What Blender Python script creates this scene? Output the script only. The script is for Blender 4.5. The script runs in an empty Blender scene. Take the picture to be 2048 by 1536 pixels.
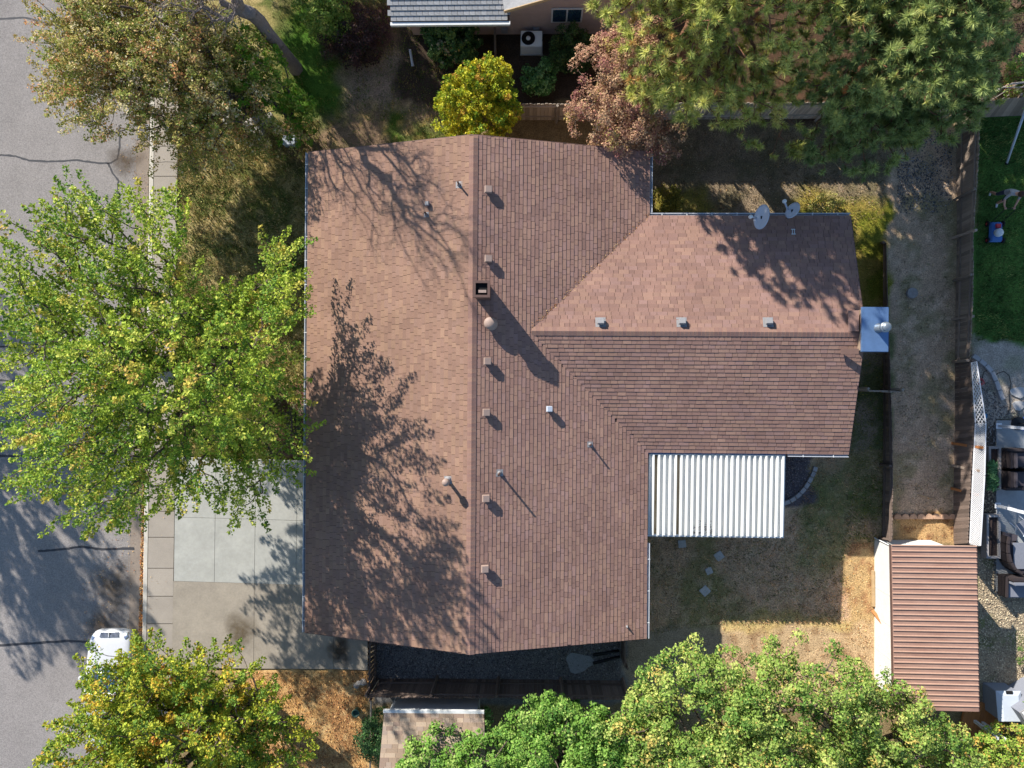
import bpy, bmesh, math, random
import numpy as np
from mathutils import Vector, Matrix

# ------------------------------------------------------------------ scene, camera, light
scene = bpy.context.scene
COL = scene.collection
CAM_H, FPX, TILT = 28.0, 1420.0, 0.0312
cam_d = bpy.data.cameras.new('camera'); cam = bpy.data.objects.new('camera', cam_d); COL.objects.link(cam)
cam.location = (0, 0, CAM_H); cam.rotation_euler = (-0.0009, TILT, 0)
cam_d.sensor_width = 36; cam_d.lens = FPX / 2048 * 36; cam_d.clip_end = 2000; cam_d.clip_start = 0.5
scene.camera = cam
SUN = Vector((1.25, -1.60, -1.0)).normalized()          # travel direction of the light
elev = math.asin(-SUN.z); az = math.atan2(-SUN.x, -SUN.y)
world = bpy.data.worlds.new('World'); scene.world = world; world.use_nodes = True
wn = world.node_tree
sky = wn.nodes.new('ShaderNodeTexSky'); sky.sky_type = 'NISHITA'; sky.sun_disc = False
sky.sun_elevation = elev; sky.sun_rotation = az; sky.air_density = 1.0; sky.dust_density = 0.3; sky.ozone_density = 3.0
bg = wn.nodes['Background']; bg.inputs['Strength'].default_value = 0.11
wn.links.new(sky.outputs[0], bg.inputs['Color'])
sl = bpy.data.lights.new('sun', 'SUN'); so = bpy.data.objects.new('sun', sl); COL.objects.link(so)
sl.energy = 5.0; sl.angle = math.radians(0.5); sl.color = (1.0, 0.96, 0.89)
so.rotation_euler = SUN.to_track_quat('-Z', 'Y').to_euler(); so.location = (-30, 40, 40)
scene.view_settings.view_transform = 'Standard'; scene.view_settings.look = 'None'
scene.view_settings.gamma = 1; scene.view_settings.exposure = 0.95
scene.render.engine = 'CYCLES'

# ------------------------------------------------------------------ helpers
RND = random.Random(7)
def rotY(a):
    return np.array([[math.cos(a), 0, math.sin(a)], [0, 1, 0], [-math.sin(a), 0, math.cos(a)]])
RC = rotY(TILT)
def P(u, v, z=0.0):
    """photograph pixel + real height -> place"""
    d = RC @ np.array([(u - 1024) / FPX, -(v - 768) / FPX, -1.0])
    t = (z - CAM_H) / d[2]
    return Vector((d[0] * t, d[1] * t, z))
def px_of(x, y, z=0.0):
    q = np.stack([x, y, np.zeros_like(x) + z - CAM_H], -1) @ RC
    return 1024 + FPX * q[..., 0] / -q[..., 2], 768 - FPX * q[..., 1] / -q[..., 2]
def lin(*c):
    return tuple(((x / 255) / 12.92 if x / 255 <= .04045 else ((x / 255 + .055) / 1.055) ** 2.4) for x in c)

def pm(name, col=(.5, .5, .5), var=.15, scale=8.0, var2=0.0, scale2=.7, rough=.8, bump=.0, bscale=None, attr=False,
       rnd=0.0, metal=0.0, trans=0.0, stretch=None, col2=None, spec=.3):
    m = bpy.data.materials.new(name); m.use_nodes = True; nt = m.node_tree; N = nt.nodes; L = nt.links
    b = N['Principled BSDF']; b.inputs['Roughness'].default_value = rough; b.inputs['Metallic'].default_value = metal
    b.inputs['Specular IOR Level'].default_value = spec
    tc = N.new('ShaderNodeTexCoord'); vec = tc.outputs['Object']
    if stretch:
        mp = N.new('ShaderNodeMapping'); mp.inputs['Scale'].default_value = stretch; L.new(vec, mp.inputs[0]); vec = mp.outputs[0]
    if attr:
        a = N.new('ShaderNodeAttribute'); a.attribute_name = 'Col'; cur = a.outputs['Color']
    else:
        r = N.new('ShaderNodeRGB'); r.outputs[0].default_value = (*col, 1); cur = r.outputs[0]
    def noise(sc, det=5):
        n = N.new('ShaderNodeTexNoise'); n.inputs['Scale'].default_value = sc; n.inputs['Detail'].default_value = det
        n.inputs['Roughness'].default_value = .65
        L.new(vec, n.inputs['Vector']); return n.outputs['Fac']
    if col2:
        mx = N.new('ShaderNodeMix'); mx.data_type = 'RGBA'
        rp = N.new('ShaderNodeMapRange'); rp.inputs[1].default_value = .42; rp.inputs[2].default_value = .62
        L.new(noise(scale2), rp.inputs[0]); L.new(rp.outputs[0], mx.inputs[0]); L.new(cur, mx.inputs[6])
        mx.inputs[7].default_value = (*col2, 1); cur = mx.outputs[2]
    def mult(cur, fac, lo, hi):
        rp = N.new('ShaderNodeMapRange'); rp.inputs[1].default_value = .25; rp.inputs[2].default_value = .75
        rp.inputs[3].default_value = lo; rp.inputs[4].default_value = hi; L.new(fac, rp.inputs[0])
        mx = N.new('ShaderNodeVectorMath'); mx.operation = 'SCALE'; L.new(cur, mx.inputs[0]); L.new(rp.outputs[0], mx.inputs['Scale'])
        return mx.outputs[0]
    if var: cur = mult(cur, noise(scale), 1 - var, 1 + var)
    if var2: cur = mult(cur, noise(scale2, 3), 1 - var2, 1 + var2)
    if rnd:
        oi = N.new('ShaderNodeObjectInfo'); rp = N.new('ShaderNodeMapRange')
        rp.inputs[3].default_value = 1 - rnd; rp.inputs[4].default_value = 1 + rnd; L.new(oi.outputs['Random'], rp.inputs[0])
        mx = N.new('ShaderNodeVectorMath'); mx.operation = 'SCALE'; L.new(cur, mx.inputs[0]); L.new(rp.outputs[0], mx.inputs['Scale']); cur = mx.outputs[0]
    L.new(cur, b.inputs['Base Color'])
    if bump:
        bp = N.new('ShaderNodeBump'); bp.inputs['Strength'].default_value = bump; bp.inputs['Distance'].default_value = .02
        L.new(noise(bscale or scale * 2), bp.inputs['Height']); L.new(bp.outputs[0], b.inputs['Normal'])
    if trans:
        t = N.new('ShaderNodeBsdfTranslucent'); L.new(cur, t.inputs[0]); mx = N.new('ShaderNodeMixShader'); mx.inputs[0].default_value = trans
        L.new(b.outputs[0], mx.inputs[1]); L.new(t.outputs[0], mx.inputs[2]); L.new(mx.outputs[0], N['Material Output'].inputs[0])
    return m

def link(o, parent=None):
    COL.objects.link(o)
    if parent: o.parent = parent
    return o
def tag(o, label=None, cat=None, group=None, kind=None):
    if label: o['label'] = label
    if cat: o['category'] = cat
    if group: o['group'] = group
    if kind: o['kind'] = kind
    return o
def empty(name, loc=(0, 0, 0), rz=0, label=None, cat=None, group=None):
    o = bpy.data.objects.new(name, None); o.location = loc; o.rotation_euler = (0, 0, rz); o.empty_display_size = .2
    link(o); return tag(o, label, cat, group)

class MB:
    def __init__(s): s.v = []; s.f = []
    def add(s, V, F):
        n = len(s.v); s.v += [tuple(p) for p in V]; s.f += [tuple(i + n for i in f) for f in F]; return s
    def box(s, x0, y0, z0, x1, y1, z1):
        return s.hexa([(x0, y0, z0), (x1, y0, z0), (x1, y1, z0), (x0, y1, z0)], [(x0, y0, z1), (x1, y0, z1), (x1, y1, z1), (x0, y1, z1)])
    def hexa(s, bot, top):
        return s.add(list(bot) + list(top), [(3, 2, 1, 0), (4, 5, 6, 7), (0, 1, 5, 4), (1, 2, 6, 5), (2, 3, 7, 6), (3, 0, 4, 7)])
    def prism(s, poly, z0, z1):
        n = len(poly); V = [(p[0], p[1], z0) for p in poly] + [(p[0], p[1], z1) for p in poly]
        return s.add(V, [tuple(range(n - 1, -1, -1)), tuple(range(n, 2 * n))] + [(i, (i + 1) % n, (i + 1) % n + n, i + n) for i in range(n)])
    def tube(s, pts, rad, n=8, cap=True):
        pts = [Vector(p) for p in pts]; rad = rad if isinstance(rad, (list, tuple)) else [rad] * len(pts); V = []
        for i, p in enumerate(pts):
            d = (pts[min(i + 1, len(pts) - 1)] - pts[max(i - 1, 0)]).normalized()
            a = d.orthogonal().normalized() if abs(d.z) > .9 else d.cross(Vector((0, 0, 1))).normalized(); b = d.cross(a)
            V += [p + (a * math.cos(2 * math.pi * k / n) + b * math.sin(2 * math.pi * k / n)) * rad[i] for k in range(n)]
        F = [(i * n + k, i * n + (k + 1) % n, (i + 1) * n + (k + 1) % n, (i + 1) * n + k) for i in range(len(pts) - 1) for k in range(n)]
        if cap: F += [tuple(range(n - 1, -1, -1)), tuple(range((len(pts) - 1) * n, len(pts) * n))]
        return s.add(V, F)
    def lathe(s, prof, c=(0, 0, 0), n=20):
        V = [(c[0] + r * math.cos(2 * math.pi * k / n), c[1] + r * math.sin(2 * math.pi * k / n), c[2] + z) for r, z in prof for k in range(n)]
        F = [(i * n + k, i * n + (k + 1) % n, (i + 1) * n + (k + 1) % n, (i + 1) * n + k) for i in range(len(prof) - 1) for k in range(n)]
        F += [tuple(range(n - 1, -1, -1)), tuple(range((len(prof) - 1) * n, len(prof) * n))]
        return s.add(V, F)
    def bar(s, a, b, w, h):
        a, b = Vector(a), Vector(b); d = (b - a).normalized()
        x = d.orthogonal().normalized() if abs(d.z) > .95 else d.cross(Vector((0, 0, 1))).normalized(); y = x.cross(d)
        o = [(-w / 2, -h / 2), (w / 2, -h / 2), (w / 2, h / 2), (-w / 2, h / 2)]
        return s.hexa([a + x * i + y * j for i, j in o], [b + x * i + y * j for i, j in o])
    def mesh(s, name, mat, smooth=False, bevel=0):
        me = bpy.data.meshes.new(name); me.from_pydata(s.v, [], s.f)
        if mat: me.materials.append(mat)
        if bevel:
            bm = bmesh.new(); bm.from_mesh(me)
            bmesh.ops.bevel(bm, geom=bm.edges[:], offset=bevel, segments=2, affect='EDGES', clamp_overlap=True); bm.to_mesh(me); bm.free()
        bm = bmesh.new(); bm.from_mesh(me); bmesh.ops.recalc_face_normals(bm, faces=bm.faces[:]); bm.to_mesh(me); bm.free()
        if smooth:
            for p in me.polygons: p.use_smooth = True
        return me
    def build(s, name, mat, parent=None, smooth=False, bevel=0):
        return link(bpy.data.objects.new(name, s.mesh(name, mat, smooth, bevel)), parent)

def npmesh(name, V, F, mat, cols=None, smooth=False):
    """V (n,3), F (m,k) arrays; cols per vertex (n,3)"""
    me = bpy.data.meshes.new(name); n, m, k = len(V), len(F), F.shape[1]
    me.vertices.add(n); me.vertices.foreach_set('co', np.ascontiguousarray(V, np.float32).ravel())
    me.loops.add(m * k); me.loops.foreach_set('vertex_index', np.ascontiguousarray(F, np.int32).ravel())
    me.polygons.add(m); me.polygons.foreach_set('loop_start', np.arange(0, m * k, k, dtype=np.int32))
    me.polygons.foreach_set('loop_total', np.full(m, k, np.int32))
    me.polygons.foreach_set('use_smooth', np.full(m, smooth, bool))
    if cols is not None:
        a = me.color_attributes.new('Col', 'FLOAT_COLOR', 'POINT')
        a.data.foreach_set('color', np.ascontiguousarray(np.concatenate([cols, np.ones((n, 1))], 1), np.float32).ravel())
    me.materials.append(mat); me.update(calc_edges=True); me.validate()
    return me
def npobj(name, V, F, mat, cols=None, parent=None, smooth=False):
    return link(bpy.data.objects.new(name, npmesh(name, V, F, mat, cols, smooth)), parent)
def inst(name, me, parent, M):
    o = bpy.data.objects.new(name, me); COL.objects.link(o); o.parent = parent; o.matrix_local = M; return o

def vnoise(x, y, seed=0):
    r = np.random.RandomState(seed).rand(256, 256)
    xi, yi = np.floor(x).astype(int), np.floor(y).astype(int); fx, fy = x - xi, y - yi
    fx, fy = fx * fx * (3 - 2 * fx), fy * fy * (3 - 2 * fy)
    g = lambda i, j: r[i % 256, j % 256]
    return (g(xi, yi) * (1 - fx) + g(xi + 1, yi) * fx) * (1 - fy) + (g(xi, yi + 1) * (1 - fx) + g(xi + 1, yi + 1) * fx) * fy
def fbm(x, y, seed=0, o=4):
    s = 0; a = .5
    for i in range(o): s = s + a * vnoise(x * 2 ** i + 17 * i, y * 2 ** i, seed + i); a *= .5
    return s
def inpoly(x, y, poly):
    r = np.zeros(len(x), bool); j = len(poly) - 1
    for i in range(len(poly)):
        xi, yi, xj, yj = *poly[i], *poly[j]
        c = ((yi > y) != (yj > y)) & (x < (xj - xi) * (y - yi) / (yj - yi + 1e-12) + xi); r ^= c; j = i
    return r
def pxpoly(pts, z=0.0): return [tuple(P(u, v, z)[:2]) for u, v in pts]
def scatter_pts(poly, n, rng):
    a = np.array(poly); lo, hi = a.min(0), a.max(0)
    p = lo + rng.rand(int(n * 1.0), 2) * (hi - lo); return p[inpoly(p[:, 0], p[:, 1], poly)]
def area_bb(poly):
    a = np.array(poly); d = a.max(0) - a.min(0); return d[0] * d[1]

# ------------------------------------------------------------------ materials
M = {}
M['ground'] = pm('ground_soil', attr=True, var=.62, scale=20, var2=.25, scale2=3.2, rough=1, bump=1.0, bscale=24, spec=.05)
M['asphalt'] = pm('asphalt', lin(138, 131, 126), var=.42, scale=24, var2=.14, scale2=.35, rough=.95, bump=.35, bscale=120, spec=.15)
M['tar'] = pm('tar_sealant', lin(62, 61, 63), var=.15, scale=20, rough=.75)
M['gutter'] = pm('gutter_concrete', lin(138, 124, 111), var=.16, scale=20, var2=.15, scale2=1.2, rough=.95, bump=.2)
M['kerb'] = pm('kerb_concrete', lin(184, 176, 163), var=.12, scale=16, var2=.12, scale2=1.3, rough=.9, bump=.1)
M['walk'] = pm('sidewalk_concrete', lin(152, 142, 130), var=.10, scale=24, var2=.10, scale2=1.1, rough=.95, bump=.15, rnd=.05)
M['drive_new'] = pm('new_concrete', lin(160, 158, 150), var=.09, scale=9, var2=.12, scale2=1.4, rough=.9, bump=.1, rnd=.03)
M['drive_old'] = pm('old_concrete', lin(146, 136, 122), var=.13, scale=14, var2=.16, scale2=1.0, rough=.95, bump=.12, rnd=.03)
M['stain'] = pm('oil_stain', lin(98, 86, 70), var=.25, scale=9, rough=.9)
M['shingle'] = pm('asphalt_shingle', attr=True, var=.18, scale=45, var2=.13, scale2=.55, rough=.95, bump=.25, bscale=160, spec=.1)
M['deck'] = pm('roof_felt', lin(84, 66, 58), rough=1)
M['siding'] = pm('tan_siding', lin(150, 128, 108), var=.06, scale=6, rough=.8)
M['white_trim'] = pm('white_trim', lin(205, 205, 202), var=.08, scale=7, rough=.55)
M['gutter_metal'] = pm('gutter_metal', lin(176, 178, 182), var=.12, scale=6, rough=.45)
M['vent'] = pm('vent_metal_brown', lin(152, 130, 118), var=.1, scale=12, rough=.6, rnd=.08)
M['vent_grey'] = pm('vent_metal_grey', lin(134, 132, 132), var=.1, scale=12, rough=.5)
M['flash'] = pm('flashing_metal', lin(104, 132, 168), var=.12, scale=5, rough=.4, metal=.5)  # blue in the base colour stands for reflected sky
M['galv'] = pm('galvanised_metal', lin(128, 136, 144), var=.12, scale=14, rough=.42, metal=.6)
M['chim'] = pm('chimney_brown_metal', lin(92, 70, 62), var=.12, scale=8, rough=.6)
M['black'] = pm('black_plastic', lin(30, 30, 32), var=.1, rough=.6)
M['dark'] = pm('dark_opening', lin(14, 14, 15), var=0, rough=.9)
M['dish'] = pm('dish_grey', lin(176, 182, 190), var=.04, scale=8, rough=.5)
M['pan'] = pm('patio_pan_white', lin(222, 220, 212), var=.05, scale=4, var2=.05, scale2=2.4, rough=.5, stretch=(1, .15, 1))
M['pan_dirty'] = pm('patio_pan_dirty', lin(150, 136, 112), var=.25, scale=6, rough=.8, col2=lin(110, 95, 70), scale2=3, stretch=(1, .3, 1))
M['pan_side'] = pm('patio_pan_rib', lin(196, 196, 192), var=.05, rough=.5)
M['fence'] = pm('weathered_cedar', lin(140, 124, 110), var=.28, scale=7, rough=.95, bump=.3, rnd=.32, stretch=(9, 9, .8))
M['fence_dark'] = pm('dark_cedar', lin(110, 94, 84), var=.28, scale=7, rough=.95, bump=.3, rnd=.3, stretch=(9, 9, .8))
M['fence_grey'] = pm('grey_cedar', lin(166, 152, 136), var=.28, scale=7, rough=.95, bump=.3, rnd=.3, stretch=(9, 9, .8))
M['wood_orange'] = pm('orange_stained_wood', lin(164, 106, 62), var=.2, scale=6, rough=.8, rnd=.15, stretch=(6, 6, 1))
M['wood_tan'] = pm('tan_lumber', lin(176, 148, 110), var=.2, scale=6, rough=.85, rnd=.12)
M['lattice'] = pm('white_vinyl_lattice', lin(216, 214, 214), var=.05, rough=.5)
M['shed_roof'] = pm('brown_ribbed_metal', lin(156, 124, 108), var=.14, scale=5, var2=.08, scale2=.9, rough=.6, rnd=.035, col2=lin(138, 106, 92), stretch=(.6, 3, 1))
M['shed_rib'] = pm('brown_metal_rib', lin(164, 132, 114), var=.08, scale=9, rough=.55, rnd=.04)
M['white_wall'] = pm('white_painted_wall', lin(206, 203, 196), var=.07, scale=3, rough=.7)
M['stone'] = pm('grey_fieldstone', lin(150, 144, 138), var=.25, scale=9, rough=.95, bump=.4, rnd=.22)
M['paver'] = pm('grey_paver', lin(176, 172, 168), var=.15, scale=14, rough=.95, bump=.25, rnd=.1)
M['gravel'] = pm('gravel', attr=True, var=.25, scale=40, rough=.95)
M['leaf'] = pm('leaf', attr=True, var=0, rough=.62, trans=.30, spec=.25)
M['needle'] = pm('pine_needle', attr=True, var=0, rough=.6, trans=.3, spec=.25)
M['grass'] = pm('grass_blade', attr=True, var=0, rough=.8, trans=.25, spec=.1)
M['litter'] = pm('fallen_leaf', attr=True, var=0, rough=.9, trans=.1, spec=.1)
M['bark'] = pm('bark', lin(96, 82, 72), var=.3, scale=12, rough=1, bump=.7, bscale=14, stretch=(3, 3, .6))
M['bark_pale'] = pm('pale_dead_bark', lin(128, 116, 110), var=.3, scale=10, rough=1, bump=.6, bscale=14, stretch=(3, 3, .6))
M['bark_red'] = pm('pine_bark', lin(120, 84, 62), var=.3, scale=10, rough=1, bump=.7, bscale=12)
M['car'] = pm('white_car_paint', lin(184, 184, 186), var=.03, rough=.25, spec=.6)
M['glass'] = pm('dark_glass', lin(38, 60, 78), var=.1, scale=2, rough=.06, spec=.8)
M['rubber'] = pm('tyre_rubber', lin(28, 28, 29), rough=.9)
M['chrome'] = pm('chrome', lin(200, 200, 205), var=.03, rough=.2, metal=.9)
M['red'] = pm('red_plastic', lin(190, 60, 66), var=.1, rough=.5)
M['blue'] = pm('blue_canvas', lin(30, 76, 168), var=.14, scale=6, rough=.8)
M['teal'] = pm('blue_enamel', lin(62, 128, 168), var=.15, scale=10, rough=.45)
M['green_pot'] = pm('green_pot', lin(70, 104, 92), var=.1, rough=.5)
M['patio'] = pm('patio_concrete', lin(150, 152, 152), var=.12, scale=9, var2=.1, scale2=.8, rough=.9, bump=.1)
M['wicker'] = pm('dark_wicker', lin(54, 46, 46), var=.45, scale=60, rough=.8, bump=.5, bscale=90)
M['cushion'] = pm('grey_cushion', lin(120, 122, 130), var=.12, scale=20, rough=.95)
M['cushion_dark'] = pm('dark_cushion', lin(72, 66, 70), var=.15, scale=20, rough=.95)
M['blockedge'] = pm('edging_block', lin(164, 160, 158), var=.15, scale=14, rough=.95, bump=.3, rnd=.1)
M['log'] = pm('edging_log_end', lin(176, 142, 116), var=.25, scale=12, rough=.95, rnd=.12)
M['tile'] = pm('grey_roof_tile', lin(158, 156, 154), var=.2, scale=14, var2=.12, scale2=1.0, rough=.9, bump=.3, rnd=.14)
M['n_siding'] = pm('brown_lap_siding', lin(172, 150, 140), var=.08, scale=6, rough=.85, rnd=.04)
M['sand'] = pm('pale_spill', lin(150, 150, 150), var=.2, scale=12, rough=1)
M['beam'] = pm('white_post', lin(220, 222, 226), var=.04, rough=.5)
M['ac'] = pm('ac_enamel', lin(236, 235, 230), var=.04, scale=6, rough=.5)
M['bed'] = pm('grey_timber_bed', lin(150, 144, 140), var=.2, scale=9, rough=.9, rnd=.08)
M['soil'] = pm('dark_soil', lin(58, 46, 42), var=.4, scale=22, rough=1, bump=.8)
M['skin'] = pm('skin', lin(190, 140, 116), var=.05, rough=.6)
M['hair'] = pm('brown_hair', lin(70, 48, 36), var=.3, scale=40, rough=.7)
M['cap_white'] = pm('white_shoe', lin(210, 208, 206), var=.08, rough=.7)

# ------------------------------------------------------------------ ground
def build_ground():
    xs = np.concatenate([[-300, -120, -50], np.arange(-24, 24.01, .125), [50, 120, 300]])
    ys = np.concatenate([[-300, -120, -45], np.arange(-18, 18.01, .125), [45, 120, 300]])
    X, Y = np.meshgrid(xs, ys); x, y = X.ravel(), Y.ravel()
    u, v = px_of(x, y)
    wu = u + 34 * (fbm(x * .9, y * .9, 3) - .47) * 2; wv = v + 34 * (fbm(x * .9, y * .9, 9) - .47) * 2
    n1, n2, n3 = fbm(x * .45, y * .45, 21), fbm(x * 1.3, y * 1.3, 31), fbm(x * 3.2, y * 3.2, 41)
    dry, green, dgreen = lin(176, 150, 92), lin(92, 104, 46), lin(58, 86, 34)
    dirt, brown, grey, straw = lin(142, 122, 100), lin(112, 92, 74), lin(126, 116, 104), lin(188, 150, 96)
    sand = lin(190, 164, 124)
    col = np.zeros((len(x), 3)); col[:] = lin(130, 112, 80)
    def mix(m, c): 
        nonlocal col
        m = np.clip(m, 0, 1)[:, None]; col = col * (1 - m) + np.array(c) * m
    def zone(u0, v0, u1, v1, s=16, w=True):
        a, b = (wu, wv) if w else (u, v)
        return np.clip((a - u0) / s + .5, 0, 1) * np.clip((u1 - a) / s + .5, 0, 1) * np.clip((b - v0) / s + .5, 0, 1) * np.clip((v1 - b) / s + .5, 0, 1)
    sm = lambda n, lo, hi: np.clip((n - lo) / (hi - lo), 0, 1)
    # front lawn: dry straw with green drifts
    z = zone(300, -400, 700, 960); mix(z, lin(144, 130, 84)); mix(z * sm(n2, .40, .56), lin(94, 100, 54)); mix(z * sm(n3, .5, .65) * .7, lin(186, 164, 116))
    # north lawn between the houses: greener
    z = zone(560, -400, 880, 330, 40); mix(z, lin(74, 92, 36)); mix(z * sm(n1, .46, .58), lin(126, 104, 82)); mix(z * sm(n3, .52, .66) * .6, lin(180, 150, 90))
    z = zone(560, 20, 690, 230, 50); mix(z * .9, lin(62, 100, 28))
    z = zone(690, 110, 850, 220, 40); mix(z * .8, lin(150, 128, 108))
    z = zone(640, 0, 800, 110, 30); mix(z, lin(78, 56, 50))
    z = zone(800, 40, 1230, 215, 20); mix(z, lin(70, 58, 48))
    # north back yard
    z = zone(1180, 225, 1780, 470, 18); mix(z, lin(140, 122, 100)); mix(z * sm(n2, .42, .6) * .6, lin(104, 98, 70)); mix(z * sm(n3, .55, .68) * .5, lin(168, 144, 116))
    z = zone(1290, 380, 1420, 440, 20); mix(z * .8, lin(140, 130, 52))
    z = zone(1600, 390, 1790, 640, 22); mix(z, lin(124, 122, 46)); mix(z * sm(n2, .46, .58), lin(160, 138, 70))
    z = zone(1700, 640, 1790, 1090, 12); mix(z, lin(110, 112, 74)); mix(z * sm(n2, .46, .6), lin(156, 136, 112))
    # strip between the fences
    z = zone(1782, 200, 1925, 1040, 8); mix(z, lin(184, 156, 128)); mix(z * sm(n2, .46, .62) * .7, lin(140, 130, 92)); mix(z * sm(n3, .52, .66) * .6, lin(208, 180, 152))
    z = zone(1785, 1036, 1912, 1100, 6); mix(z, lin(178, 144, 100)); mix(z * sm(n3, .5, .62), lin(128, 94, 66))
    # neighbour lawn east
    z = zone(1945, 215, 2400, 690, 8); mix(z, lin(74, 104, 48)); mix(z * sm(n2, .45, .6) * .6, lin(98, 128, 58))
    z = zone(1945, 686, 2400, 840, 8); mix(z, lin(160, 148, 134)); mix(z * sm(n2, .5, .62) * .5, lin(120, 122, 92))
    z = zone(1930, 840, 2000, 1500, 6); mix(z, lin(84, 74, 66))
    z = zone(1930, 1110, 2400, 1420, 14); mix(z, lin(150, 134, 110)); mix(z * sm(n2, .52, .64) * .7, lin(92, 104, 52))
    z = zone(1180, -400, 1800, 236, 20); mix(z, lin(84, 64, 50)); mix(z * sm(n2, .5, .6) * .6, lin(60, 54, 38))  # soil under the pines coloured darker to stand for canopy shade
    z = zone(1780, -300, 2400, 215, 16); mix(z, lin(104, 82, 66)); mix(z * sm(n2, .5, .6) * .6, lin(72, 88, 44))
    # south back yard: brown and green patches, bare tan soil along the south
    z = zone(1280, 900, 1775, 1300, 14); mix(z, lin(194, 160, 128)); mix(z * sm(n1, .46, .58) * .75, lin(124, 122, 74)); mix(z * sm(n3, .5, .64) * .6, lin(196, 168, 136))
    z = zone(1560, 940, 1760, 1130, 60); mix(z * .6 * sm(n2, .36, .5), lin(96, 112, 62))
    z = zone(1690, 1080, 1790, 1330, 10); mix(z, lin(180, 150, 106)); mix(z * sm(n3, .48, .6) * .8, lin(146, 104, 74))
    z = zone(1430, 1238, 1790, 1420, 12); mix(z, lin(182, 154, 118)); mix(z * sm(n3, .52, .62) * .8, lin(142, 112, 82))
    z = zone(1240, 1255, 1440, 1420, 20); mix(z, lin(150, 132, 110))
    z = zone(1440, 1236, 1700, 1262, 10); mix(z * .8, lin(192, 166, 108))
    # south-west front corner: straw and fallen leaves
    z = zone(480, 1335, 745, 1800, 8); mix(z, lin(190, 150, 98)); mix(z * sm(n2, .48, .6) * .75, lin(146, 106, 72)); mix(z * sm(n3, .54, .66) * .6, lin(214, 184, 132))
    z = zone(740, 1240, 1250, 1410, 8); mix(z, lin(120, 116, 112))
    # beds along the front wall
    z = zone(560, 760, 640, 920, 10); mix(z, lin(112, 82, 72))
    z = zone(1560, 895, 1625, 1010, 8); mix(z, lin(98, 90, 92))
    hgt = .035 * (fbm(x * 2.2, y * 2.2, 51) - .5) + .02 * (n1 - .5)
    # keep clear below the paved areas
    for poly in (STREET, DRIVE, PATIO_E):
        hgt[inpoly(x, y, poly)] = -.25
    nx, ny = len(xs), len(ys); i = np.arange(nx * ny).reshape(ny, nx)
    F = np.stack([i[:-1, :-1].ravel(), i[:-1, 1:].ravel(), i[1:, 1:].ravel(), i[1:, :-1].ravel()], 1)
    far = (np.abs(x) > 30) | (np.abs(y) > 25)
    hgt[far] = -.2
    tag(npobj('ground', np.stack([x, y, hgt], 1), F, M['ground'], col, smooth=True), kind='structure')
    return col

def kline(v, off=0.0):           # kerb front line (pixel column at ground) for a pixel row
    return 302 - (v - 280) * .0158 + off
VN, VS = -700, 2300
STREET = [P(-6000, VN)[:2], P(kline(VN, 46), VN)[:2], P(kline(VS, 46), VS)[:2], P(-6000, VS)[:2]]
DRIVE = pxpoly([(350, 914), (700, 914), (700, 1262), (738, 1262), (738, 1338), (346, 1338)])
PATIO_E = pxpoly([(1992, 842), (2400, 842), (2400, 1188), (1992, 1188)])
build_ground()

st = MB().prism([P(-6000, VN)[:2], P(kline(VN, -32), VN)[:2], P(kline(VS, -32), VS)[:2], P(-6000, VS)[:2]], -.3, -.10).build('street', M['asphalt']); tag(st, kind='structure')
g = MB().add([P(kline(VN, -32), VN, -.099), P(kline(VN, -3), VN, -.125), P(kline(VS, -3), VS, -.125), P(kline(VS, -32), VS, -.099)], [(0, 1, 2, 3)]).build('gutter_pan', M['gutter'], st)
kb = MB()
kb.hexa([P(kline(VN, -3), VN, -.3), P(kline(VN, 6), VN, -.3), P(kline(VS, 6), VS, -.3), P(kline(VS, -3), VS, -.3)],
        [P(kline(VN, -1), VN, .03), P(kline(VN, 6), VN, .035), P(kline(VS, 6), VS, .035), P(kline(VS, -1), VS, .03)])
tag(kb.build('kerb', M['kerb']), kind='structure')
def ribbon(pts, w, z, name, mat, parent, rng):
    L = []; R = []
    dense = []
    for (a, b) in zip(pts[:-1], pts[1:]):
        a, b = P(*a), P(*b)
        for k in range(6): dense.append(a.lerp(b, k / 6))
    dense.append(P(*pts[-1]))
    for i, p in enumerate(dense):
        d = (dense[min(i + 1, len(dense) - 1)] - dense[max(i - 1, 0)]).normalized(); n = Vector((-d.y, d.x, 0))
        j = n * rng.uniform(-.012, .012); ww = w * rng.uniform(.75, 1.15) / 2
        L.append(p + n * ww + j); R.append(p - n * ww + j)
    V = [(p.x, p.y, z) for p in L + R]; k = len(L)
    return MB().add(V, [(i, i + 1, k + i + 1, k + i) for i in range(k - 1)]).build(name, mat, parent)
rr = random.Random(3)
for line in ([(-60, 44), (0, 37), (46, 34), (90, 46), (130, 52), (180, 50)], [(-40, 312), (0, 310), (28, 312), (55, 321), (100, 323), (150, 320), (195, 326), (218, 326), (232, 318), (237, 290), (236, 250)],
             [(213, 326), (222, 345), (234, 362), (233, 400), (230, 440), (232, 520)], [(-40, 700), (0, 694), (60, 690), (130, 692)], [(-60, 912), (0, 914), (60, 913), (110, 914)],
             [(72, 1105), (110, 1102), (160, 1096), (200, 1101), (265, 1099)], [(-60, 1290), (0, 1294), (60, 1290), (130, 1285), (180, 1287), (250, 1287)], [(-40, 760), (40, 764), (150, 758)]):
    ribbon(line, .075 if line[0][1] < 900 else .095, -.0955, 'crack_sealant', M['tar'], st, rr)
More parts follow.
